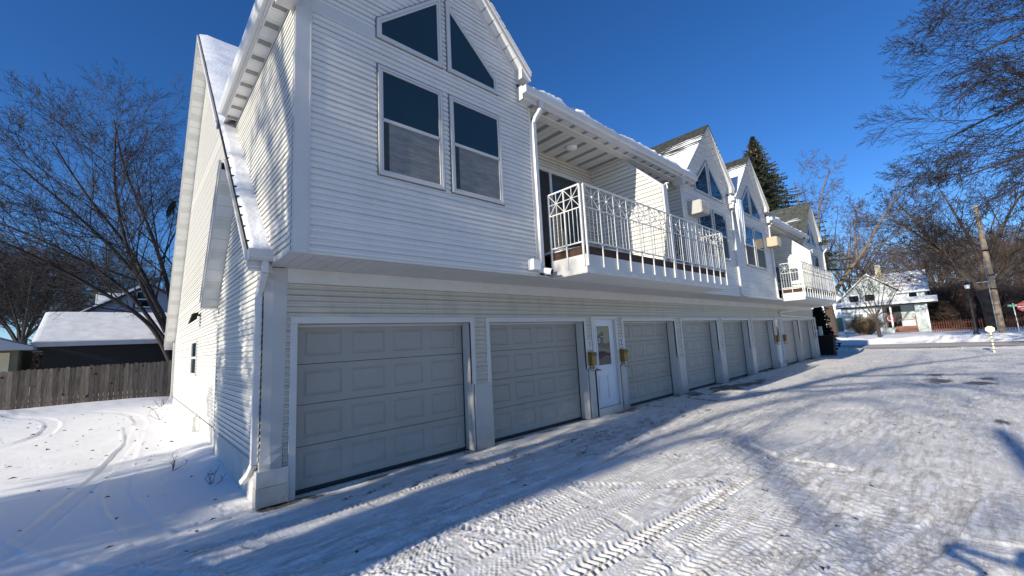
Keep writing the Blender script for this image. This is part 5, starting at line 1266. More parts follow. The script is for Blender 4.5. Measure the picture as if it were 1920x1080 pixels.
# -- large tree out of the right edge, limbs arching in
t = Tree(45); P = P_(kids=(12, 10, 7, 4, 0), rmin=.0115, wig=(.035, .05, .06, .08, .12), len=(.42, .52, .50, .50, .4), ang=(34, 30, 28, 30, 30), up=(.0, .0, -.005, -.01, -.01))
t.path([(0, 0, 0), (0, .2, 3), (0, .5, 6)], .60, .5, P, lvl=4)
for pts, r0 in (([(0, .3, 5.0), (.2, 3.4, 8.6), (.3, 6.8, 9.6), (.2, 10.2, 9.2), (0, 13.0, 8.6)], .22),
                ([(0, .4, 5.6), (.6, 2.8, 9.8), (.7, 6.2, 11.6), (.8, 9.8, 11.9), (.8, 13.0, 11.0)], .24),
                ([(0, .4, 5.8), (-.2, 2.0, 10.6), (-.4, 5.4, 13.6), (-.4, 8.6, 14.6), (-.4, 11.4, 14.4)], .24),
                ([(0, .5, 6.0), (.2, 1.8, 11.6), (.3, 4.4, 15.8), (.3, 7.6, 17.8), (.4, 10.4, 18.4)], .22),
                ([(0, .5, 6.0), (1.5, .8, 12), (2.2, 2.8, 17), (2.4, 5.8, 21), (2.4, 9.0, 22.5)], .22),
                ([(0, .5, 6.0), (0, .2, 12), (-1, 2.4, 17.5), (-1.2, 5.0, 21.5)], .22),
                ([(0, .4, 5.4), (1.0, 4.0, 8.0), (1.6, 7.2, 10.4), (1.8, 9.6, 12.6)], .20), ([(0, .4, 5.8), (-.8, 3.0, 9.6), (-1.2, 6.0, 12.6), (-1.4, 8.4, 16.0)], .20),
                ([(0, .5, 6.0), (1.0, 2.6, 12.4), (1.6, 5.6, 16.2), (1.8, 8.6, 19.8)], .20), ([(0, .4, 5.2), (-1.4, 4.2, 7.4), (-2.0, 7.0, 7.8), (-2.2, 9.4, 7.2)], .18),
                ([(0, .3, 4.5), (1.2, 3.6, 6.6), (1.8, 6.6, 7.2), (2.0, 9.2, 6.6)], .15),
                ([(0, .5, 6), (0, -3, 11), (0, -6, 14)], .24), ([(0, .5, 6), (-3, -1, 11), (-6, -2, 15)], .22)):
    t.path(pts, r0, .03, P, lvl=0)
t.done('arching_tree', (29.8, -19.5, 0), 'bark', 'twig', label='large bare tree reaching in from the right edge of the picture with fine arching twigs', cat='tree')

# -- small street tree and dry shrub before the blue house
t = Tree(51); P = P_(kids=(8, 6, 5, 0, 0), rmin=.010, max=3, ang=(38, 40, 42, 40, 40), up=(.04, .03, .0, 0, 0), wig=(.06, .1, .15, .2, .2), len=(.6, .5, .45, .4, .4), split=1)
t.path([(0, 0, 0), (.02, .0, 1.0), (0, .05, 2.0)], .17, .14, P, lvl=3)
for k in range(7):
    a = k * .9; q = .5 + .22 * (k % 3)
    t.path([(0, .05, 1.5 + .1 * k), (q * math.cos(a), q * math.sin(a), 2.9), (2.0 * q * math.cos(a), 2.0 * q * math.sin(a), 4.4), (2.9 * q * math.cos(a), 2.9 * q * math.sin(a), 6.0)], .07, .014, P, lvl=0, nsub=4)
t.done('street_tree', (56.5, .1, .35), 'bark_brown', 'bark', label='small bare street tree standing in front of the blue house steps', cat='tree')
def twig_bush(name, loc, rx, ry, h, n, m, seed, **tags):
    r = random.Random(seed); s = MB()
    for k in range(n):
        a = r.uniform(0, 6.28); q = math.sqrt(r.random()); x = math.cos(a) * q * rx * .25; y = math.sin(a) * q * ry * .25; ex = math.cos(a) * q * rx; ey = math.sin(a) * q * ry
        hh = h * (1 - .45 * q * q) * r.uniform(.6, 1); p = [Vector((x, y, 0)), Vector(((x + ex) * .5 + r.gauss(0, .1), (y + ey) * .5 + r.gauss(0, .1), hh * .55)), Vector((ex, ey, hh))]
        w_ = h * .010; s.tube(p, [w_, w_ * .7, w_ * .3], 3, cap=False)
        for j in range(4):
            t0 = r.uniform(.3, 1); b = p[1].lerp(p[2], t0); s.tube([b, b + Vector((r.gauss(0, .16) * h, r.gauss(0, .16) * h, r.gauss(.05, .12) * h))], [w_ * .5, w_ * .2], 3, cap=False)
    o = s.build(name, m, None); o.location = loc; tag(o, **tags); return o
twig_bush('shrub', (67.5, 2.5, .4), 1.9, 2.0, 2.6, 420, 'shrub', 4, label='round leafless tan shrub in front of the blue house window', cat='shrub')
for k, (x, y, s_) in enumerate(((78, -5.8, 1.0), (84, -7.4, 1.2), (76, -9.3, .9), (90, -5, 1.3), (88, -10.5, 1.2), (82, -3.6, 1.1), (96, -8, 1.5), (94, -13.5, 1.3))):
    twig_bush('thicket_shrub', (x, y, .5), 3.0 * s_, 3.0 * s_, 5.6 * s_, 420, 'thicket', 60 + k, label='tangled leafless brown shrub in the thicket right of the blue house', cat='shrub', group='thicket right of the blue house')
twig_bush('dark_hedge', (-3.5, 33, .0), 1.5, 1.5, 3.9, 500, 'bark', 77, label='tall dark tangled shrub left of the snowy garage roof', cat='shrub')

# far rows of bare trees along the street side
t = Tree(70); P = P_(kids=(9, 8, 6, 0, 0), rmin=.028, max=3, len=(.55, .5, .5, .45, .4), wig=(.06, .1, .14, .18, .2), split=1)
t.path([(0, 0, 0), (0, .1, 3), (0, 0, 5)], .4, .34, P, lvl=3)
for k in range(8):
    a = k * .8; q = .4 + .25 * (k % 3)
    t.path([(0, 0, 3.5 + .25 * k), (q * 2 * math.cos(a), q * 2 * math.sin(a), 8), (q * 6 * math.cos(a), q * 6 * math.sin(a), 12), (q * 10 * math.cos(a), q * 10 * math.sin(a), 15.5)], .2, .05, P, lvl=0, nsub=4)
G2 = t.done('bare_tree', (98, 7.5, .5), 'bark_brown', 'thicket', label='bare brown tree in the far row beyond the blue house', cat='tree', group='bare trees far behind the blue house')
for k, (x, y, rz, sc) in enumerate(((112, -4, 3, .95), (120, -10, 4, 1.0), (110, -15, 5, .8), (128, -19, 1.5, .95), (140, -3, .5, 1.15), (135, -27, .9, 1), (150, 8, 3.3, 1.2), (118, -22, 3.0, .8), (160, -32, 2, 1.2), (150, -18, 5, 1.2), (105, -9.5, 2.2, .75))):
    copy_tree(G2, (x, y, .6), rz, sc, label='bare brown tree in the far row beyond the blue house', cat='tree', group='bare trees far behind the blue house')

# -- conifers made of drooping sprays of needles
def conifer(name, loc, H, Rb, nb, seed, mat_, cones=False, spray=.42, start=.08, **tags):
    r = random.Random(seed); root = empty(name, loc, **tags); tr = MB(); tr.tube([(0, 0, 0), (0, 0, H * .5), (0, 0, H)], [H * .018, H * .011, .02], 8)
    o = tr.build('trunk', 'bark', None); o.parent = root; s = MB(); cn = MB()
    for k in range(nb):
        t_ = start + (1 - start) * (k + r.random()) / nb; z = H * t_; a = k * 2.39996 + r.uniform(-.3, .3); L = Rb * (1 - t_) ** .85 * r.choice((.4, .6, .8, 1.0, 1.15, 1.3)) * r.uniform(.85, 1.1) + .08
        d = Vector((math.cos(a), math.sin(a), 0)); side = Vector((-d.y, d.x, 0)); n = max(3, int(L / .22)); prev = Vector((0, 0, z))
        for j in range(1, n + 1):
            u = j / n; p = d * (L * u) + Vector((0, 0, z + L * (.10 * u - .42 * u * u + .22 * u ** 4)))
            w_ = spray * (1 - .55 * u) * (.22 + .9 * (1 - t_))
            for q in (-1, 1):
                for i2 in range(2):
                    e = prev.lerp(p, r.random()) + side * q * w_ * r.uniform(.5, 1.1) + d * w_ * r.uniform(.2, .7) + Vector((0, 0, -w_ * r.uniform(.15, .7)))
                    b = prev.lerp(p, r.random()); c = b + d * .05 + Vector((0, 0, -.03 - .08 * r.random())); b2 = b + d * (.07 + .05 * r.random())
                    s.face(b, b2, e); s.face(b, e, c)
            s.face(prev, p, p + Vector((r.uniform(-.05, .05), 0, -.12 - .12 * r.random())))
            prev = p
        if cones and t_ > .74 and r.random() < .055:
            for j in range(3):
                q = d * L * r.uniform(.4, 1) + Vector((0, 0, z - .1)); c1 = MB(); c1.tube([q, q + Vector((0, 0, -.28))], [.05, .025], 5); o = c1.build('cone', 'cone', None); o.parent = root
    o = s.build('needles', mat_, None); o.parent = root
    return root
conifer('spruce_tree', (45.3, 6.1, .2), 20.9, 6.8, 1300, 12, 'needle', True, spray=.95, start=.33, label='tall dark spruce with tan cones near its top behind the third gable', cat='tree')
conifer('evergreen_shrub', (33.6, 1.9, .1), 4.6, 1.7, 520, 14, 'needle_b', False, .62, .0, label='nearly black evergreen beside the far corner of the garages', cat='tree', group='two black evergreens by the trash cart')
conifer('evergreen_shrub', (35.4, .95, .1), 3.9, .8, 360, 15, 'needle_b', False, .5, .0, label='slimmer black evergreen to the right behind the trash cart', cat='tree', group='two black evergreens by the trash cart')

conifer('shade_spruce', (-15.8, .95, 0), 10.6, 2.7, 900, 31, 'needle', False, .5, .02, label='medium dark spruce out of the picture to the left, shading the near corner', cat='tree')
# -- trees standing up-sun of the drive, out of the picture; their shadows lie over it
P = P_(kids=(7, 6, 5, 4, 0), rmin=.012, wig=(.06, .09, .13, .18, .2), len=(.42, .45, .45, .42, .4))
t = Tree(91); t.path([(0, 0, -.1), (0, .45, 4.5), (.1, .95, 8.4)], .72, .50, P, lvl=4)
for pts, r0 in (([(0, .8, 7.6), (0, -.5, 9.0), (.2, -2.3, 11.6), (.2, -4.6, 13.6), (.2, -6.8, 15.4)], .24), ([(0, .8, 7.8), (0, 2.2, 10.4), (.2, 4.6, 12.2)], .22),
                ([(0, .2, 8.6), (.3, -1.2, 9.3), (.5, -3.0, 9.8), (.6, -4.8, 9.3)], .12), ([(0, -1.6, 10.6), (0, -3.6, 11.0), (.2, -5.6, 11.2), (0, -7.4, 10.6)], .12)):
    t.path(pts, r0, .035, P, lvl=0)
t.done('shade_tree', (-11, -2.83, 0), 'bark', label='thick trunked bare tree nearest the drive, standing behind the camera to the left', cat='tree')
P = P_(kids=(6, 5, 5, 3, 0), rmin=.014, wig=(.06, .09, .13, .18, .2), len=(.4, .45, .45, .42, .4))
t = Tree(112); t.path([(0, 0, 0), (0, .1, 5), (0, -.1, 9.6)], .42, .26, P, lvl=4)
for pts, r0 in (([(0, -.1, 9.2), (0, -1.1, 11.4), (.2, -2.6, 10.6), (.3, -4.6, 9.2)], .15), ([(0, -.1, 9.4), (.2, -1.0, 12.6), (.4, -3.2, 14.2), (.2, -6.0, 14.6)], .15), ([(0, 0, 9.5), (0, 1.4, 12.5), (0, 2.6, 15)], .15), ([(.1, -1.6, 11.2), (.2, -2.2, 13.2), (.4, -4.4, 12.6)], .08)):
    t.path(pts, r0, .03, P, lvl=0)
t.done('shade_tree', (-24, -3.25, 0), 'bark', label='farthest bare tree out of the picture, behind the camera in line with the drive', cat='tree')
P = P_(kids=(9, 7, 6, 4, 0), rmin=.012, wig=(.06, .09, .13, .18, .2), len=(.34, .45, .45, .42, .4))
t = Tree(94); t.path([(0, 0, 0), (.1, .05, 3), (0, .2, 6)], .40, .30, P, lvl=0)
for pts, r0 in (([(0, .1, 4.0), (0, -.6, 6.4), (.2, -1.5, 8.6)], .15), ([(0, .2, 5.2), (0, 1.0, 8), (0, 1.5, 10.6)], .18), ([(0, .1, 2.6), (.3, 1.4, 4.4), (.4, 2.4, 6.6)], .14)):
    t.path(pts, r0, .03, P, lvl=0)
P = P_(kids=(12, 9, 8, 4, 0), rmin=.015, wig=(.06, .1, .16, .2, .2), len=(.30, .5, .5, .45, .4), ang=(60, 50, 50, 50, 40))
t3 = Tree(97)
for (yy, zz, a) in ((-1.2, 9.6, 0), (.2, 10.8, .4), (1.4, 9.8, .2), (2.3, 8.0, -.2)):
    t3.path([(0, .6, 0), (.1, .6 + (yy - .6) * .4, 2.4), (a, yy, 5), (a, yy + .1, zz)], .16, .03, P, lvl=0)
t3.done('shade_tree', (-15.5, .1, 0), 'bark', label='dense many stemmed bare tree out of the picture, dappling the end wall', cat='tree')
T2 = t.done('shade_tree', (-13.5, .15, 0), 'bark', rz=0, label='second bare tree out of the picture, between the thick trunk and the yard', cat='tree')
copy_tree(T2, (-15.5, 2.2, 0), 2.3, .95, label='third bare tree out of the picture to the left, closest to the sunny yard', cat='tree')
copy_tree(T2, (-9.5, -1.1, 0), 4.1, .8, label='smaller bare tree out of the picture, squeezed between its neighbours', cat='tree')
# ================================================================== EVERYTHING ELSE
# weeds poking through the snow
def weed(x, y, h, seed, lab, m='weed'):
    r = random.Random(seed); s = MB(); z = gz(x, y)
    for k in range(5):
        p = Vector((x, y, z)); q = p + Vector((r.gauss(0, .25) * h, r.gauss(0, .25) * h, h * r.uniform(.5, 1))); mid = p.lerp(q, .5) + Vector((r.gauss(0, .06), r.gauss(0, .06), 0))
        s.tube([p, mid, q], [.006, .004, .002], 4, cap=False)
        for j in range(3): b = mid.lerp(q, r.random()); s.tube([b, b + Vector((r.gauss(0, .2) * h, r.gauss(0, .2) * h, r.gauss(.05, .12) * h))], [.003, .0015], 3, cap=False)
    o = s.build('dry_weed', m, None); tag(o, lab, 'weed', 'dry weeds in the snow by the end wall')
weed(.95, 1.55, .28, 1, 'thin dead weed stalk sticking up nearest the downspout foot'); weed(.62, 3.1, .30, 2, 'forked dead weed in the shaded snow before the end wall')
weed(.75, 9.6, .4, 3, 'reddish dead weed tuft in sunlit snow beside the end wall'); weed(.9, 12.6, .5, 4, 'brown weed clump near the rear corner by the fence')
weed(1.0, 13.6, .6, 5, 'taller brown weed clump at the fence end')
lf = MB(); r = random.Random(9)
for k in range(420):
    if k < 210: x = r.uniform(-3.2, 1.05); y = r.uniform(-.8, 14)
    elif k < 300: x = r.uniform(1.5, 12); y = r.gauss(-1.0, .6)
    else: x = r.uniform(3, 14); y = r.uniform(-6, -2)
    if x > 1.1 and y > -.1: continue
    s_ = r.choice((.012, .02, .03, .045)) * r.uniform(.7, 1.2) * (1.2 if k < 210 else .7); a = r.uniform(0, 6.28); z = gz(x, y) + .035 + .01 * r.random(); c, sn_ = math.cos(a) * s_, math.sin(a) * s_
    lf.face((x - c, y - sn_, z), (x + sn_ * .5, y - c * .5, z + s_ * .5), (x + c, y + sn_, z + .004), (x - sn_ * .5, y + c * .5, z + s_ * .3))
tag(lf.build('fallen_leaves', 'leaf', None), kind='stuff')

# left: board fence, garage, house, small olive building
fr = empty('board_fence', (-4, 17.9, 0), label='weathered grey vertical board fence closing the snowy yard on the left', cat='fence')
s = MB(); x = -16.0; r = random.Random(2)
while x < 1.9:
    w_ = .135 + r.uniform(-.012, .012); zt = 1.68 + .012 * (x + 4) + r.uniform(-.025, .02); y = 17.86 + r.uniform(-.012, .012)
    s.prism([(x, -.1), (x + w_, -.1), (x + w_, zt - .035), (x + w_ - .03, zt), (x + .03, zt), (x, zt - .035)], 'y', y, y + .02); x += w_ + .004 + r.uniform(0, .004)
s.build('boards', 'fence', fr)
s = MB(); s.box(-16, 1.9, 17.90, 17.94, .4, .49); s.box(-16, 1.9, 17.90, 17.94, 1.35, 1.44); s.build('rail', 'fence', fr)
for x in np.arange(-15.5, 2, 2.4): MB().box(x, x + .09, 17.94, 18.03, -.1, 1.75).build('post', 'fence', fr)

def snow_slab(x0, x1, y0, y1, z0, z1, th, parent, nx=60, ny=30, seed=1, m='snow_roof'):
    s = MB(); X = np.linspace(x0, x1, nx); Y = np.linspace(y0, y1, ny); XX, YY = np.meshgrid(X, Y, indexing='ij')
    Z = z0 + (z1 - z0) * (YY - y0) / (y1 - y0) + th * (.75 + .4 * fbm(XX * 1.3, YY * 2.2, 4, seed))
    Z[:, 0] -= th * .35; Z[0, :] -= th * .4; Z[-1, :] -= th * .4
    for i in range(nx):
        for j in range(ny): s.v.append((X[i], Y[j], Z[i, j]))
    for i in range(nx - 1):
        for j in range(ny - 1): a = i * ny + j; s.f.append((a, a + ny, a + ny + 1, a + 1))
    for i in range(nx - 1): s.face((X[i], y0, z0), (X[i + 1], y0, z0), (X[i + 1], y0, Z[i + 1, 0]), (X[i], y0, Z[i, 0]))
    for j in range(ny - 1):
        g = lambda q: z0 + (z1 - z0) * (Y[q] - y0) / (y1 - y0)
        s.face((x0, Y[j + 1], g(j + 1)), (x0, Y[j], g(j)), (x0, Y[j], Z[0, j]), (x0, Y[j + 1], Z[0, j + 1]))
    return s.build('snow', m, parent, smooth=True)
g = empty('detached_garage', (1, 27, 0), label='black walled garage with a thick snow covered roof behind the board fence', cat='garage')
MB().box(-3.05, 6.5, 24.4, 30.5, 0, 2.95).build('wall', 'black_wall', g)
s = MB(); s.prism([(24.0, 2.84), (24.0, 2.92), (27.5, 4.60), (31, 2.92), (31, 2.84), (27.5, 4.50)], 'x', -3.4, 6.9); rf = s.build('roof', 'blackroof', g)
MB().box(-3.4, 6.9, 23.96, 24.0, 2.72, 2.92).build('fascia', 'house_gray', rf)
snow_slab(-3.38, 6.9, 23.98, 27.5, 2.93, 4.61, .10, rf, 90, 30, 5)
h = empty('gable_house', (1, 42, 0), label='white and grey gabled house with one dark trimmed attic window above the garage roof', cat='house')
yh = 40.0
s = MB(); siding(s, [(-2.6, 3), (4.4, 3), (4.4, 6.0), (1.1, 8.05), (-2.6, 5.9)], 'y', yh, -1, lap=.22, dep=.02); s.prism([(-2.6, 3), (4.4, 3), (4.4, 6.0), (1.1, 8.1), (-2.6, 5.9)], 'y', yh + .01, yh + 6); s.build('gable_wall', 'house_gray', h)
s = MB(); s.prism([(-3.0, 5.62), (1.1, 8.22), (5.2, 5.62), (5.2, 5.45), (1.1, 8.03), (-3.0, 5.45)], 'y', yh - .45, yh + 6.4); rf = s.build('roof', 'blackroof', h)
MB().prism([(-3.0, 5.63), (1.1, 8.23), (.9, 8.33), (-2.9, 5.78)], 'y', yh - .47, yh + 3).build('snow', 'snow_roof', rf)
s = MB(); s.box(-3.0, 5, yh - .5, yh - .02, 5.55, 5.66); s.build('snow', 'snow', rf)
s = MB(); siding(s, [(-2.05, 5.0), (1.2, 5.0), (1.2, 7.5), (-2.05, 7.5)], 'y', yh + 1.2, -1, lap=.2, dep=.02); s.box(-2.05, 4, yh + 1.22, yh + 5, 5, 7.5); d_ = s.build('dormer_wall', 'house_white', h)
s = MB(); s.box(-2.5, 3.5, yh + .9, yh + 5, 7.5, 7.62); s.build('dormer_roof', 'blackroof', d_)
s = MB(); s.box(.10, 1.35, yh - .05, yh - .02, 6.12, 7.72); w1 = s.build('window', 'ink', h); s = MB(); s.box(.24, 1.2, yh - .075, yh - .051, 6.22, 7.6); s.build('frame', 'white', w1)
s = MB(); s.box(.32, 1.12, yh - .085, yh - .076, 6.30, 6.86); s.box(.32, 1.12, yh - .085, yh - .076, 6.94, 7.5); s.build('pane', 'glass_far', w1)
MB().box(-2.15, -2.08, yh + 1.1, yh + 1.16, 5.2, 7.4).build('downspout', 'white', h)
g = empty('small_outbuilding', (-5, 25, 0), label='low olive outbuilding with a blue grey roof at the left edge', cat='shed')
MB().box(-9, -3.75, 24.0, 28, 0, 2.62).build('wall', 'olive', g)
s = MB(); s.prism([(-9.4, 3.15), (-6.4, 3.9), (-3.25, 2.72), (-3.25, 2.60), (-9.4, 2.62)], 'y', 23.4, 28.4); rf = s.build('roof', 'house_gray', g)
s = MB(); s.prism([(-9.4, 3.16), (-6.4, 3.92), (-3.9, 2.98), (-6.4, 4.02), (-9.4, 3.30)], 'y', 25, 28.3); s.build('snow', 'snow', rf)
s = MB(); s.box(-4.6, -4.0, 23.96, 24.0, 1.5, 2.5); s.build('pale_panel', 'cream', g)

# ---- trash cart
def cart():
    x0, x1, y0, y1 = 30.05, 30.75, -.62, .22
    r = empty('trash_cart', (30.4, -.2, 0), label='big black wheeled trash cart at the far corner of the garages', cat='trash cart')
    s = MB(); i = .09
    A = [(x0 + i, y0 + i, .06), (x1 - i, y0 + i, .06), (x1 - i, y1 - i, .06), (x0 + i, y1 - i, .06)]; Bt = [(x0, y0, 1.10), (x1, y0, 1.10), (x1, y1, 1.10), (x0, y1, 1.10)]
    s.face(*A[::-1])
    for k in range(4): s.face(A[k], A[(k + 1) % 4], Bt[(k + 1) % 4], Bt[k])
    s.box(x0 - .03, x1 + .03, y0 - .03, y1 + .03, 1.06, 1.12); s.build('body', 'dark', r, bevel=.015)
    l = MB(); l.prism([(y0 - .04, 1.12), (y1 + .04, 1.12), (y1 + .02, 1.18), ((y0 + y1) / 2, 1.22), (y0 - .02, 1.18)], 'x', x0 - .04, x1 + .05); l.build('lid', 'dark', r, bevel=.01)
    h_ = MB(); h_.tube([(x1 + .05, y0 + .1, 1.14), (x1 + .12, y0 + .1, 1.16), (x1 + .12, y1 - .1, 1.16), (x1 + .05, y1 - .1, 1.14)], .016, 6); h_.build('handle', 'dark', r)
    for yy in (y0 + .04, y1 - .12): w_ = MB(); w_.tube([(x1 - .06, yy, .13), (x1 - .06, yy + .08, .13)], [.13, .13], 16); w_.build('wheel', 'black', r)
cart()
# small white lattice porch rail behind the cart
r = empty('porch_railing', (32.4, .6, 0), label='low white lattice railing with a square post behind the trash cart', cat='railing')
s = MB(); s.box(32.3, 32.45, .28, .45, 0, 1.75); s.build('post', 'trim', r, bevel=.01)
s = MB(); s.box(32.34, 32.41, .45, 2.0, 1.42, 1.52); s.box(32.34, 32.41, .45, 2.0, .8, .88)
for k in range(8): s.beam((32.37, .45 + k * .2, .85), (32.37, .65 + k * .2, 1.45), .03); s.beam((32.37, .65 + k * .2, .85), (32.37, .45 + k * .2, 1.45), .03)
s.build('lattice', 'trim', r)

# ---- the blue house across the street
def blue_house():
    X0 = 75.0; G = .35
    h = empty('blue_house', (79, 1.5, G), label='pale blue two storey house with a porch and snow patched roof across the street', cat='house')
    def wallx(poly, x, m='house_blue', nm='wall', lap=.2): s = MB(); siding(s, poly, 'x', x, -1, lap=lap, dep=.02); s.prism(poly, 'x', x + .01, x + .3); return s.build(nm, m, h)
    # upper front-facing gable, left
    wallx([(5.55, 4.2), (-.35, 4.2), (-.35, 6.0), (2.4, 8.3), (5.55, 5.45)], X0)
    wallx([(-.3, 4.2), (-3.0, 4.2), (-3.0, 5.9), (-.3, 5.9)], X0 + .6)
    s = MB(); s.prism([(6.15, 4.95), (2.4, 8.62), (-.9, 6.0), (-.9, 5.8), (2.4, 8.42), (6.15, 4.75)], 'x', X0 - .4, X0 + 6); rf = s.build('roof', 'roof_house', h); rf['label'] = 'front gable roof'
    s = MB(); s.prism([(6.15, 4.95), (2.4, 8.62), (-.9, 6.0), (-.9, 5.86), (2.4, 8.45), (6.15, 4.80)], 'x', X0 - .44, X0 - .4); s.build('fascia', 'white', rf)
    s = MB()
    s.face((X0 + .1, -3.5, 5.7), (X0 + .1, 1.9, 5.7), (X0 + 3.6, 1.9, 8.6), (X0 + 3.6, -3.3, 8.6)); s.face((X0 + .1, -3.5, 5.55), (X0 + 3.6, -3.3, 8.45), (X0 + 3.6, 1.9, 8.45), (X0 + .1, 1.9, 5.55)); s.face((X0 + .1, -3.5, 5.55), (X0 + .1, 1.9, 5.55), (X0 + .1, 1.9, 5.7), (X0 + .1, -3.5, 5.7)); s.face((X0 + .1, -3.5, 5.7), (X0 + 3.6, -3.3, 8.6), (X0 + 3.6, -3.3, 8.45), (X0 + .1, -3.5, 5.55))
    r2 = s.build('roof', 'roof_house', h)
    s = MB(); s.box(X0 + 2.2, X0 + 2.9, 1.0, 1.6, 7.6, 9.9); s.build('chimney', 'cream', r2)
    s = MB(); s.box(X0 + 1.6, X0 + 1.75, -1.9, -1.55, 7.15, 7.4); s.build('roof_vent', 'dark', r2)
    s = MB(); s.box(X0 - .9, X0 + .02, -3.0, 5.5, G, 4.2); 
    # body below porch roof
    s = MB(); siding(s, [(5.5, G), (1.3, G), (1.3, 4.1), (5.5, 4.1)], 'x', X0 - 1.6, -1, lap=.2, dep=.02); s.box(X0 - 1.58, X0 + 6, 1.3, 5.5, G, 4.1); s.build('wall', 'house_blue', h)
    s = MB(); siding(s, [(-1.95, G), (-2.95, G), (-2.95, 4.1), (-1.95, 4.1)], 'x', X0 - 1.6, -1, lap=.2, dep=.02); s.box(X0 - 1.58, X0 + 6, -2.95, -1.95, G, 4.1); s.box(X0 + .3, X0 + 6, -3, 1.3, G, 4.1); s.build('wall', 'house_blue', h)
    s = MB(); s.box(X0 - 1.62, X0 + .3, -1.95, -.55, 1.2, 1.9); s.build('porch_wall', 'house_blue', h)
    s = MB(); s.prism([(X0 - 2.0, 4.06), (X0 - 2.0, 4.2), (X0 + .3, 4.75), (X0 + .3, 4.06)], 'y', -4.1, 6.0); pr_ = s.build('porch_roof', 'house_white', h)
    s = MB(); s.prism([(X0 - 2.02, 4.2), (X0 - 2.02, 4.32), (X0 + .3, 4.95), (X0 + .3, 4.76)], 'y', -4.1, 6.02); s.build('snow', 'snow', pr_)
    s = MB(); s.box(X0 - 2.05, X0 - 1.95, -4.1, 6.0, 3.9, 4.08); s.build('fascia', 'dark', pr_)
    for y in (1.25, .35, -3.02): s = MB(); s.box(X0 - 1.75, X0 - 1.6, y - .09, y + .09, G, 4.0); s.build('column', 'white', h)
    def win(y0, y1, z0, z1, x, gl='glass_far'):
        s = MB(); s.box(x - .05, x - .022, y0 - .14, y1 + .14, z0 - .14, z1 + .16); w_ = s.build('window', 'white', h); s = MB(); s.box(x - .08, x - .051, y0, y1, z0, z1); s.build('pane', gl, w_)
    win(-2.25, -1.5, 4.75, 5.5, X0 + .6); win(3.6, 4.6, 4.75, 5.7, X0); win(1.9, 2.9, 4.75, 5.7, X0); win(3.2, 4.2, 2.2, 3.1, X0 - 1.6, 'blind'); win(1.9, 2.8, 2.2, 3.1, X0 - 1.6, 'blind')
    s = MB(); s.box(X0 + .2, X0 + .29, -.5, .9, 1.1, 3.9); s.build('door_opening', 'interior', h)
    s = MB(); s.box(X0 - .05, X0 + .02, .1, .9, 1.6, 2.6); s.box(X0 - .05, X0 + .02, -.8, -1.9, 2.0, 2.1)
    # banner with a pale wreath
    bn = MB(); bn.box(X0 - 1.70, X0 - 1.66, .0, 1.0, 1.75, 2.75); q = bn.build('banner', 'red_door', h)
    wr = MB(); wr.tube([(X0 - 1.73, .5 + .27 * math.cos(a), 2.25 + .30 * math.sin(a)) for a in np.linspace(rad(150), rad(390), 14)], .055, 6); wr.build('pale_ring', 'white', q)
    st = MB()
    for k in range(5): st.box(X0 - 3.2 + k * .32, X0 - 1.6, -1.95, .05, G - .1, G + .17 * (k + 1))
    st.build('steps', 'steps', h)
    s = MB(); s.box(X0 - 1.9, X0 - 1.7, -1.95, -1.85, 1.2, 2.5); s.beam((X0 - 1.8, -1.9, 2.0), (X0 - 1.8, -.3, 2.0), .08); s.build('porch_rail', 'steps', h)
    s = MB(); s.box(X0 + .95, X0 + 6, -3.0, 5.4, G, 5.5)
    s.build('wall', 'house_blue', h)
blue_house()
h = empty('white_house', (98, 11, .5), label='white building with a dark green door seen between the evergreens and the blue house', cat='house')
MB().box(92, 100, 7.4, 15, .4, 5.6).build('wall', 'white', h); MB().box(91.9, 91.99, 8.1, 9.7, .6, 3.0).build('door', 'green_door', h); MB().prism([(7.0, 5.6), (15.4, 5.6), (11, 9)], 'x', 91.6, 100.4).build('roof', 'snow_roof', h)
s = empty('picket_fence', (60, 6.3, .5), label='low orange tan picket fence left of the blue house', cat='fence')
m_ = MB()
for k in range(26): y = 5.9 + k * .16; m_.box(69.9, 69.94, y, y + .09, .4, 1.45 + .05 * (k % 3))
m_.build('pickets', 'orange', s); MB().box(69.95, 70.0, 5.9, 10.1, .7, .8).build('rail', 'orange', s)
s = empty('picket_fence', (64, -6, .5), label='dark red brown picket fence between the blue house and the huge tree', cat='fence')
m_ = MB(); r = random.Random(6)
for k in range(53):
    y = -3.4 - k * .19; zt = 1.72 + r.uniform(-.05, .04); m_.prism([(y - .08, .35), (y, .35), (y, zt - .09), (y - .04, zt), (y - .08, zt - .09)], 'x', 67.0, 67.03)
m_.build('pickets', 'wood_red', s); m_ = MB(); m_.box(67.03, 67.07, -13.4, -3.4, .7, .78); m_.box(67.03, 67.07, -13.4, -3.4, 1.35, 1.43); m_.build('rail', 'wood_red', s)

# utility pole with conduit and bands
r = empty('utility_pole', (50, -7.84, .2), label='weathered brown wooden utility pole with a pale conduit up its left side', cat='utility pole')
s = MB(); s.tube([(50, -7.84, 0), (50, -7.80, 6), (50, -7.76, 10.8)], [.20, .175, .145], 14); s.build('shaft', 'pole', r, smooth=True)
s = MB(); s.tube([(49.93, -7.62, .1), (49.93, -7.60, 6.4)], .035, 8); s.build('conduit', 'steel', r, smooth=True)
s = MB()
for z in (3.9, 5.0, 7.0): s.tube([(50, -7.81, z), (50, -7.81, z + .10)], [.195, .195], 14)
s.build('band', 'dark', r)
s = MB(); s.beam((49.9, -7.0, 4.55), (49.9, -8.0, 4.60), .05); s.build('bracket', 'steel', r)
s = MB(); s.tube([(49.85, -7.9, 1.9), (49.85, -7.9, 2.02)], [.03, .03], 6); s.build('tag_plate', 'white', r)
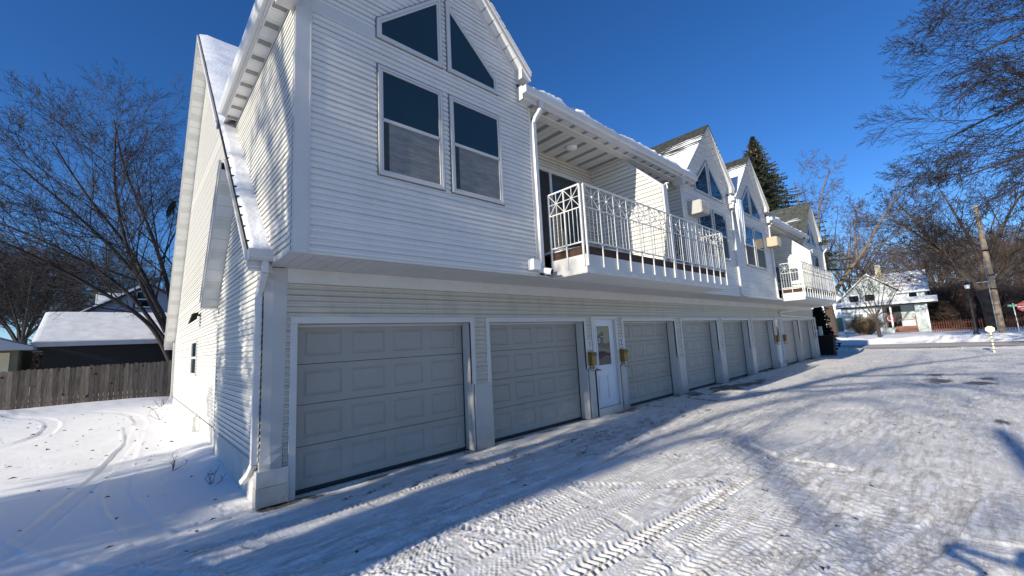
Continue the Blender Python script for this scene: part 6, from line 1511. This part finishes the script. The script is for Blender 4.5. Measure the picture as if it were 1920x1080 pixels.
# lamp posts
def lamp(x, y, H, lab, sc=1):
    r = empty('lamp_post', (x, y, .3), label=lab, cat='lamp post', group='black lamp posts by the street')
    s = MB(); s.tube([(x, y, .25), (x, y, .55), (x, y, .75), (x, y, .95)], [.24, .20, .12, .09], 10); s.build('base', 'iron', r)
    s = MB(); s.tube([(x, y, .9), (x, y, H)], [.075, .055], 8); s.build('shaft', 'iron', r)
    s = MB(); s.tube([(x, y, H), (x, y, H + .12), (x, y, H + .18)], [.06, .15, .16], 8); s.build('collar', 'iron', r)
    s = MB(); s.tube([(x, y, H + .18), (x, y, H + .48)], [.13, .19], 6); s.build('lantern', 'white', r)
    s = MB(); s.tube([(x, y, H + .48), (x, y, H + .62), (x, y, H + .68)], [.21, .10, .02], 6); s.build('cap', 'iron', r)
lamp(49.4, -6.45, 3.95, 'black lamp post nearer the road, in front of the picket fence'); lamp(74, -11.7, 4.6, 'black lamp post farther back, right of the utility pole')
# striped marker
r = empty('striped_marker', (32, -6.7, 0), label='thin black and cream striped marker post topped by an oval pale yellow sign', cat='marker post')
s = MB(); s2 = MB(); z = 0; k = 0
while z < .98:
    h_ = .13 if k % 2 == 0 else .045; (s if k % 2 == 0 else s2).tube([(32, -6.7 + .0 * z, z), (32, -6.7, z + h_)], [.034, .034], 10); z += h_; k += 1
s.build('post', 'yellow_w', r); s2.build('stripes', 'dark', r)
s = MB(); n_ = 8; pts = [(-6.70 + .175 * math.cos(2 * math.pi * (k + .5) / n_), 1.16 + .165 * math.sin(2 * math.pi * (k + .5) / n_)) for k in range(n_)]
s.prism(pts, 'x', 31.96, 31.975); s.build('sign_plate', 'yellow', r)
s = MB()
for (dy, w_, h_) in ((-.09, .012, .07), (0, .03, .05), (.085, .012, .07)): s.box(31.955, 31.959, -6.70 + dy - w_, -6.70 + dy + w_, 1.16 - h_, 1.16 + h_)
s.box(31.955, 31.959, -6.76, -6.64, 1.26, 1.275); s.build('marks', 'steel', r)
# road signs at the right edge
r = empty('no_entry_sign', (51, -9.2, .3), label='round red DO NOT ENTER sign on a thin grey post at the right edge', cat='road sign')
s = MB(); s.beam((51, -9.22, .2), (51, -9.22, 2.85), .055); s.build('post', 'steel', r)
s = MB(); s.tube([(50.94, -9.22, 2.45), (50.92, -9.22, 2.45)], [.38, .38], 28); s.build('disc', 'red', r)
s = MB(); s.box(50.905, 50.915, -9.52, -8.92, 2.41, 2.49); s.build('bar', 'white', r)
text_mesh('lettering', 'DO NOT', .13, 'white', r, (50.912, -9.22, 2.62), rotz=-rad(90)); text_mesh('lettering', 'ENTER', .13, 'white', r, (50.912, -9.22, 2.28), rotz=-rad(90))
r = empty('street_name_sign', (51, -8.72, .3), label='green street name plate on a grey post beside the red road sign', cat='street sign')
s = MB(); s.beam((51, -8.74, .2), (51, -8.68, 2.75), .05); s.build('post', 'steel', r); s = MB(); s.box(50.95, 50.97, -9.02, -8.40, 2.49, 2.66); s.build('plate', 'green_sign', r)
text_mesh('lettering', 'E 31 ST', .12, 'white', r, (50.945, -8.71, 2.575), rotz=-rad(90))
# far houses on the right
h = empty('brick_building', (125, -18, .6), label='distant cream and brick building with white windows at the right edge', cat='building')
MB().box(118, 130, -30, -14.6, .5, 7.0).build('wall', 'cream', h); MB().box(117.9, 117.99, -17.6, -14.6, 4.6, 7.0).build('brick_band', 'brick', h)
MB().prism([(-30.5, 7.0), (-14.2, 7.0), (-15, 9.5), (-29, 9.5)], 'x', 117, 131).build('roof', 'snow_roof', h)
for k in range(3):
    for j in range(2): y = -16.0 - k * 2.2; z = 2.0 + j * 2.5; s = MB(); s.box(117.85, 117.95, y - .65, y + .65, z - .2, z + 1.5); w_ = s.build('window', 'white', h); s = MB(); s.box(117.80, 117.84, y - .45, y + .45, z, z + 1.3); s.build('pane', 'dark', w_)
def parked(x, y, lab):
    r = empty('parked_car', (x, y, .5), label=lab, cat='car'); z = .5
    s = MB(); s.prism([(y - 2.2, z + .35), (y + 2.2, z + .35), (y + 2.25, z + .8), (y + 1.5, z + .95), (y - 1.9, z + .98), (y - 2.25, z + .8)], 'x', x - .85, x + .85); s.build('body', 'carpaint', r, bevel=.05)
    s = MB(); s.prism([(y - 1.7, z + .96), (y + 1.2, z + .94), (y + .6, z + 1.45), (y - 1.2, z + 1.48)], 'x', x - .75, x + .75); s.build('cabin', 'glass', r, bevel=.05)
    s = MB(); s.prism([(y - 1.15, z + 1.47), (y + .55, z + 1.45), (y + .4, z + 1.52), (y - 1.0, z + 1.54)], 'x', x - .7, x + .7); s.build('roof', 'carpaint', r)
    for dy in (-1.4, 1.4):
        for dx in (-.8, .8): s = MB(); s.tube([(x + dx - .1, y + dy, z + .32), (x + dx + .1, y + dy, z + .32)], [.32, .32], 14); s.build('wheel', 'black', r)
parked(100, -15.8, 'dark blue car parked in front of the distant cream building')

# trunk added for its shadow, and the person whose shadow reaches into the picture
t = MB(); t.tube([(0, 0, 0), (.05, .03, 3), (0, .0, 6), (-.05, .05, 7.7)], [.24, .20, .16, .10], 10); o = t.build('shadow_trunk', 'bark', None, smooth=True); o.location = (-11, -7.2, 0)
tag(o, 'bare trunk added unseen behind the camera to cast a narrow shadow on the drive', 'tree trunk')

def person():
    F = Vector((.6757, .7256, 0)).normalized(); S = Vector((F.y, -F.x, 0))     # forward, right
    base = Vector((-.40, -6.23, 0.03))
    r = empty('person', base, label='person in a dark winter coat behind the camera holding up a phone', cat='person')
    L = lambda f, s_, z: base + F * f + S * s_ + Vector((0, 0, z))
    def skin(name, verts, edges, radii, m, rootv=0, sub=2):
        me = bpy.data.meshes.new(name); me.from_pydata([tuple(v) for v in verts], edges, []); me.materials.append(M[m]); o = bpy.data.objects.new(name, me); COL.objects.link(o); adopt(o, r)
        md = o.modifiers.new('skin', 'SKIN'); sk = me.skin_vertices[0].data if me.skin_vertices else None
        if sk is None:
            bm_ = __import__('bmesh').new(); bm_.from_mesh(me); bm_.verts.layers.skin.verify(); bm_.to_mesh(me); bm_.free(); sk = me.skin_vertices[0].data
        for i, rr in enumerate(radii):
            sk[i].radius = rr if isinstance(rr, tuple) else (rr, rr); sk[i].use_root = (i == rootv)
        md.use_smooth_shade = True; s_ = o.modifiers.new('sub', 'SUBSURF'); s_.levels = sub; s_.render_levels = sub; return o
    # body: pelvis, spine, neck, head, legs, arms
    V = [L(0, 0, .98), L(.0, 0, 1.15), L(.0, 0, 1.32), L(-.01, 0, 1.46), L(.01, 0, 1.54), L(.03, 0, 1.62), L(.04, 0, 1.72), L(.03, 0, 1.80)]
    Rr = [(.15, .11), (.14, .11), (.17, .115), (.12, .09), .055, (.07, .09), (.078, .10), (.06, .075)]
    E_ = [(k, k + 1) for k in range(7)]
    def add(pts, rr, frm):
        p = frm
        for v, q in zip(pts, rr): V.append(v); Rr.append(q); E_.append((p, len(V) - 1)); p = len(V) - 1
        return p
    for sd in (-1, 1): add([L(0, sd * .10, .90), L(.03, sd * .11, .50), L(-.02, sd * .12, .10), L(.02, sd * .12, .05), L(.15, sd * .13, .035)], [.10, .07, .05, .05, .04], 0)
    hr = L(.30, .10, 1.73); hl = L(.30, -.11, 1.70)
    er = L(.14, .34, 1.88); el_ = L(.06, -.26, 1.33)
    wr = add([L(0, .17, 1.47), L(.02, .27, 1.55), er, L(.22, .28, 1.76), hr], [.085, .075, .055, .045, .032], 3)
    wl = add([L(0, -.17, 1.45), L(.01, -.23, 1.40), el_, L(.22, -.22, 1.54), hl], [.08, .07, .052, .045, .032], 3)
    body = skin('body', V, E_, Rr, 'skin')
    Vc = [L(0, 0, .80), L(0, 0, .98), L(.0, 0, 1.15), L(.0, 0, 1.32), L(-.01, 0, 1.45), L(.0, 0, 1.52)]; Rc = [(.20, .15), (.19, .145), (.18, .14), (.205, .145), (.16, .12), (.09, .09)]; Ec = [(k, k + 1) for k in range(5)]
    def addc(pts, rr, frm):
        p = frm
        for v, q in zip(pts, rr): Vc.append(v); Rc.append(q); Ec.append((p, len(Vc) - 1)); p = len(Vc) - 1
    addc([L(0, .18, 1.48), L(.02, .28, 1.555), er, L(.21, .30, 1.76), hr.lerp(er, .12)], [.13, .13, .125, .105, .08], 4)
    addc([L(0, -.18, 1.45), L(.01, -.24, 1.40), el_, L(.21, -.23, 1.53), hl.lerp(el_, .12)], [.10, .09, .075, .065, .055], 4)
    skin('coat', Vc, Ec, Rc, 'coat')
    Vp = [L(0, 0, .95)]; Rp = [(.165, .125)]; Ep = []
    for sd in (-1, 1):
        p = 0
        for v, q in ((L(0, sd * .10, .85), .115), (L(.03, sd * .11, .50), .085), (L(-.02, sd * .12, .12), .07)): Vp.append(v); Rp.append(q); Ep.append((p, len(Vp) - 1)); p = len(Vp) - 1
    skin('trousers', Vp, Ep, Rp, 'jeans')
    for sd in (-1, 1): skin('boot', [L(-.05, sd * .12, .16), L(-.04, sd * .12, .05), L(.08, sd * .125, .045), L(.17, sd * .13, .04)], [(0, 1), (1, 2), (2, 3)], [.065, .06, .05, .042], 'dark')
    skin('hair', [L(.0, 0, 1.66), L(-.03, 0, 1.74), L(.0, 0, 1.82), L(.06, 0, 1.825)], [(0, 1), (1, 2), (2, 3)], [(.085, .06), (.095, .085), (.085, .075), (.06, .04)], 'hair')
    # face
    hc = L(.04, 0, 1.70); f_ = MB()
    for sd in (-1, 1): f_.tube([hc + F * .094 + S * sd * .032, hc + F * .102 + S * sd * .032], [.014, .008], 8)
    f_.build('eyes', 'white', r); f_ = MB(); f_.tube([hc + F * .095 + Vector((0, 0, .0)), hc + F * .118 + Vector((0, 0, -.035)), hc + F * .10 + Vector((0, 0, -.045))], [.010, .014, .010], 8); f_.build('nose', 'skin', r, smooth=True)
    f_ = MB(); f_.tube([hc + F * .098 - S * .025 + Vector((0, 0, -.072)), hc + F * .105 + Vector((0, 0, -.074)), hc + F * .098 + S * .025 + Vector((0, 0, -.072))], [.004, .007, .004], 6); f_.build('mouth', 'red_door', r, smooth=True)
    # fingers round the phone, whose lens is the picture's viewpoint
    ph = CAM - Vector((.6757, .7256, .13)) * .02
    f2 = Vector((.6757, .7256, .13)).normalized(); up = (Vector((0, 0, 1)) - f2 * f2.z).normalized()
    c = ph - f2 * .004 - S * .05; q = MB(); q.v = []; i = 0
    a, b2, c2 = S * .075, up * .036, f2 * .004
    q.v = [tuple(c + sx * a + sy * b2 + sz * c2) for sz in (-1, 1) for sx, sy in ((-1, -1), (1, -1), (1, 1), (-1, 1))]; q.f = [(0, 3, 2, 1), (4, 5, 6, 7), (0, 1, 5, 4), (1, 2, 6, 5), (2, 3, 7, 6), (3, 0, 4, 7)]
    pho = q.build('phone', 'dark', None); tag(pho, 'dark phone held up by the person in the winter coat', 'phone')
    for sd, hand in ((1, hr), (-1, hl)):
        edge = c + S * sd * .078
        pv = [hand, hand.lerp(edge, .55) - f2 * .03]; skin('hand', [pv[0], pv[1], edge - f2 * .035], [(0, 1), (1, 2)], [(.032, .024), (.038, .018), (.034, .014)], 'skin')
        for k in range(4):
            o_ = up * (.030 - .021 * k); ln = (.9, 1.0, .95, .75)[k]
            skin('finger', [edge - f2 * .038 + o_, edge + S * sd * .012 - f2 * .018 + o_, edge - S * sd * .012 * ln - f2 * .0135 + o_ - f2 * .002], [(0, 1), (1, 2)], [.010, .009, .0075], 'skin', sub=1)
        skin('thumb', [hand.lerp(edge, .6) - up * .025, edge - f2 * .03 - up * .035, edge - S * sd * .03 - f2 * .02 - up * .02], [(0, 1), (1, 2)], [.013, .011, .009], 'skin', sub=1)
person()
